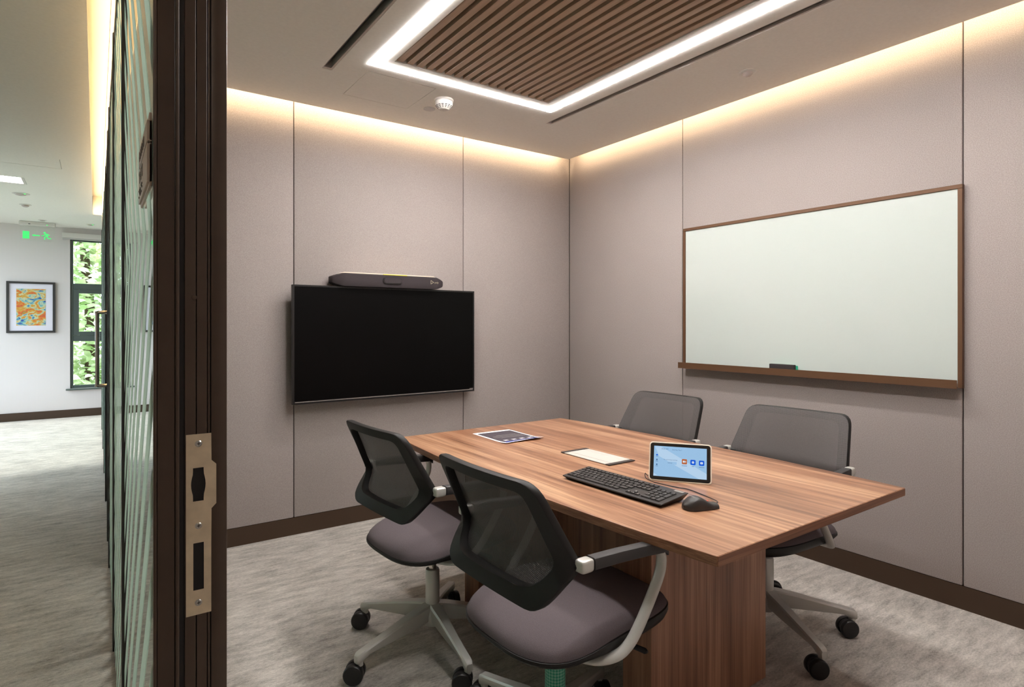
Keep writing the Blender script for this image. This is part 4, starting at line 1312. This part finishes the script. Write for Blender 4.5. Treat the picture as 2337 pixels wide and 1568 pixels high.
    # armrest, joint cap, loop for the right side (s=-1) and left side
    for s, nm in ((-1, 'right'), (1, 'left')):
        y = 0.267*s
        bm = bmesh.new()
        sec = rrect(-0.0165, 0.0165, -0.016, 0.014, 0.005, 2)
        pts = [(-0.116, 0.692), (-0.02, 0.688), (0.08, 0.681), (0.134, 0.676), (0.152, 0.670), (0.159, 0.660)]
        rows = []
        for i, (x, z) in enumerate(pts):
            k = [1, 1, 1, 1, 0.9, 0.7][i]
            rows.append([bm.verts.new((x, y+a*(1 if i < 5 else 0.9), z+b*k)) for a, b in sec])
        for a, b in zip(rows, rows[1:]):
            for j in range(len(sec)): bm.faces.new([a[j], a[(j+1) % len(sec)], b[(j+1) % len(sec)], b[j]])
        bm.faces.new(rows[0]); bm.faces.new(rows[-1])
        bmesh.ops.recalc_face_normals(bm, faces=bm.faces[:])
        mk('armrest_'+nm, bm, 'arm_pad')
        bm = superbox((-0.137, y, 0.690), (0.021, 0.0165, 0.0160))
        mk('arm_joint_'+nm, bm, 'silver')
        bm = tube([(-0.141, y, 0.687), (-0.150, s*0.248, 0.686), (-0.165, s*0.218, 0.684)], 0.013, n=14)
        mk('pivot_'+nm, bm, 'plastic')
        path = spline([(0.140, y, 0.662), (0.146, y, 0.640), (0.138, y, 0.602), (0.100, y, 0.542), (0.054, y, 0.482), (0.022, y*0.985, 0.446), (-0.008, y*0.94, 0.423), (-0.042, y*0.82, 0.409), (-0.064, y*0.6, 0.402), (-0.072, y*0.3, 0.396), (-0.074, y*0.2, 0.394)], 6)
        bm = tube(path, 0.0095, 0.0165, n=14, up=(0, 1, 0))
        mk('arm_loop_'+nm, bm, 'silver')
    # column
    mk('column', lathe([(0.024, 0.10), (0.0275, 0.12), (0.0275, 0.298), (0.0255, 0.304), (0.017, 0.304)], 28), 'silver')
    mk('gas_lift', lathe([(0.015, 0.300), (0.015, 0.380)], 24), 'chrome')
    bm = bmesh.new(); uvl = bm.loops.layers.uv.new('UVMap')
    n = 40
    A = [bm.verts.new((0.0298*math.cos(2*PI*k/n), 0.0298*math.sin(2*PI*k/n), 0.165)) for k in range(n)]
    Bv = [bm.verts.new((0.0298*math.cos(2*PI*k/n), 0.0298*math.sin(2*PI*k/n), 0.368)) for k in range(n)]
    for k in range(n):
        f = bm.faces.new([A[k], A[(k+1) % n], Bv[(k+1) % n], Bv[k]])
        for l, uvv in zip(f.loops, ((k/n, 0.165), ((k+1)/n, 0.165), ((k+1)/n, 0.368), (k/n, 0.368))): l[uvl].uv = (uvv[0]*0.187, uvv[1])
    mk('net_sleeve', bm, 'net')
    mk('hub', lathe([(0.026, 0.085), (0.036, 0.098), (0.040, 0.13), (0.037, 0.158), (0.028, 0.165)], 30), 'silver')
    # star leg along +X
    bm = bmesh.new(); rows = []
    for x, zt_, zb_, w0, w1 in ((0.02, 0.164, 0.100, 0.023, 0.017), (0.055, 0.160, 0.096, 0.024, 0.017), (0.12, 0.148, 0.090, 0.021, 0.015), (0.22, 0.126, 0.084, 0.018, 0.013), (0.31, 0.107, 0.080, 0.0165, 0.0135), (0.345, 0.100, 0.066, 0.0165, 0.0145), (0.358, 0.096, 0.062, 0.0155, 0.0145), (0.366, 0.088, 0.063, 0.012, 0.011)):
        sec = [(-w0*0.75, zt_), (-w0, zt_-0.006), (-w1, zb_+0.004), (-w1*0.8, zb_), (w1*0.8, zb_), (w1, zb_+0.004), (w0, zt_-0.006), (w0*0.75, zt_)]
        rows.append([bm.verts.new((x*0.95, a, b)) for a, b in sec])
    for a, b in zip(rows, rows[1:]):
        for j in range(8): bm.faces.new([a[j], a[(j+1) % 8], b[(j+1) % 8], b[j]])
    bm.faces.new(rows[0]); bm.faces.new(rows[-1])
    lathe([(0.0125, 0.052), (0.0125, 0.070)], 16, bm, org=(0.331, 0, 0))
    bmesh.ops.recalc_face_normals(bm, faces=bm.faces[:])
    mk('star_leg', bm, 'silver')
    # caster, origin below stem
    bm = bmesh.new()
    for yy in (-1, 1):
        lathe([(0.0, 0.004), (0.020, 0.004), (0.0295, 0.006), (0.0305, 0.010), (0.0305, 0.020), (0.028, 0.0235), (0.010, 0.0245), (0, 0.0245)] if yy > 0 else
              [(0.0, -0.004), (0.020, -0.004), (0.0295, -0.006), (0.0305, -0.010), (0.0305, -0.020), (0.028, -0.0235), (0.010, -0.0245), (0, -0.0245)], 28, bm, 'Y', (-0.016, 0, 0.0305))
    hood = [(-0.016+0.0285*math.cos(R(a)), 0.0305+0.0285*math.sin(R(a))) for a in range(-20, 181, 20)]+[(-0.016-0.014, 0.028), (-0.016+0.018, 0.015)]
    prism(hood, -0.0038, 0.0038, bm, 'Y')
    lathe([(0.009, 0.030), (0.010, 0.058)], 14, bm, org=(0, 0, 0))
    bmesh.ops.recalc_face_normals(bm, faces=bm.faces[:])
    mk('caster', bm, 'rubber')
    return out
CM = chair_meshes()

def chair(loc, rotz, base_ang, label, sleeve=False, cast=(20, 140, 260, 70, 310)):
    t = thing('mesh_back_chair', label, 'chair', (loc[0], loc[1], 0), R(rotz), 'chairs around the meeting table')
    for n in ('back_frame', 'back_mesh', 'seat_cushion', 'seat_shell', 'mechanism', 'height_lever', 'column', 'gas_lift', 'hub'):
        inst(n, CM[n], t)
    for s in ('right', 'left'):
        inst('armrest', CM['armrest_'+s], t); inst('arm_joint', CM['arm_joint_'+s], t); inst('pivot_pin', CM['pivot_'+s], t); inst('arm_loop', CM['arm_loop_'+s], t)
    if sleeve:
        o = inst('net_sleeve', CM['net_sleeve'], t); o['label'] = 'green protective net sleeve'
    for k in range(5):
        lg = inst('leg', CM['star_leg'], t, (0, 0, 0.010), rot=(0, 0, R(base_ang-rotz+72*k)))
        o = inst('caster', CM['caster'], lg, (0.331, 0, -0.010), (0, 0, R(cast[k]))); o.scale = (1.17, 1.17, 1.17)
    return t
chair((1.088, 2.093), 4.2, 48, 'grey mesh back swivel chair on the television end of the corridor side', cast=(30, 205, 133, 61, 250))
chair((1.091, 1.333), 1.4, 24, 'nearest grey swivel chair, with green net around its column', True, (40, 200, 90, 150, 300))
chair((2.248, 2.106), 180.45, 20, 'grey mesh chair behind the table, by the corner below the whiteboard')
chair((2.277, 1.400), 182.7, -43, 'grey mesh chair behind the table, nearest the right wall edge', cast=(8, 100, 30, 150, 80))
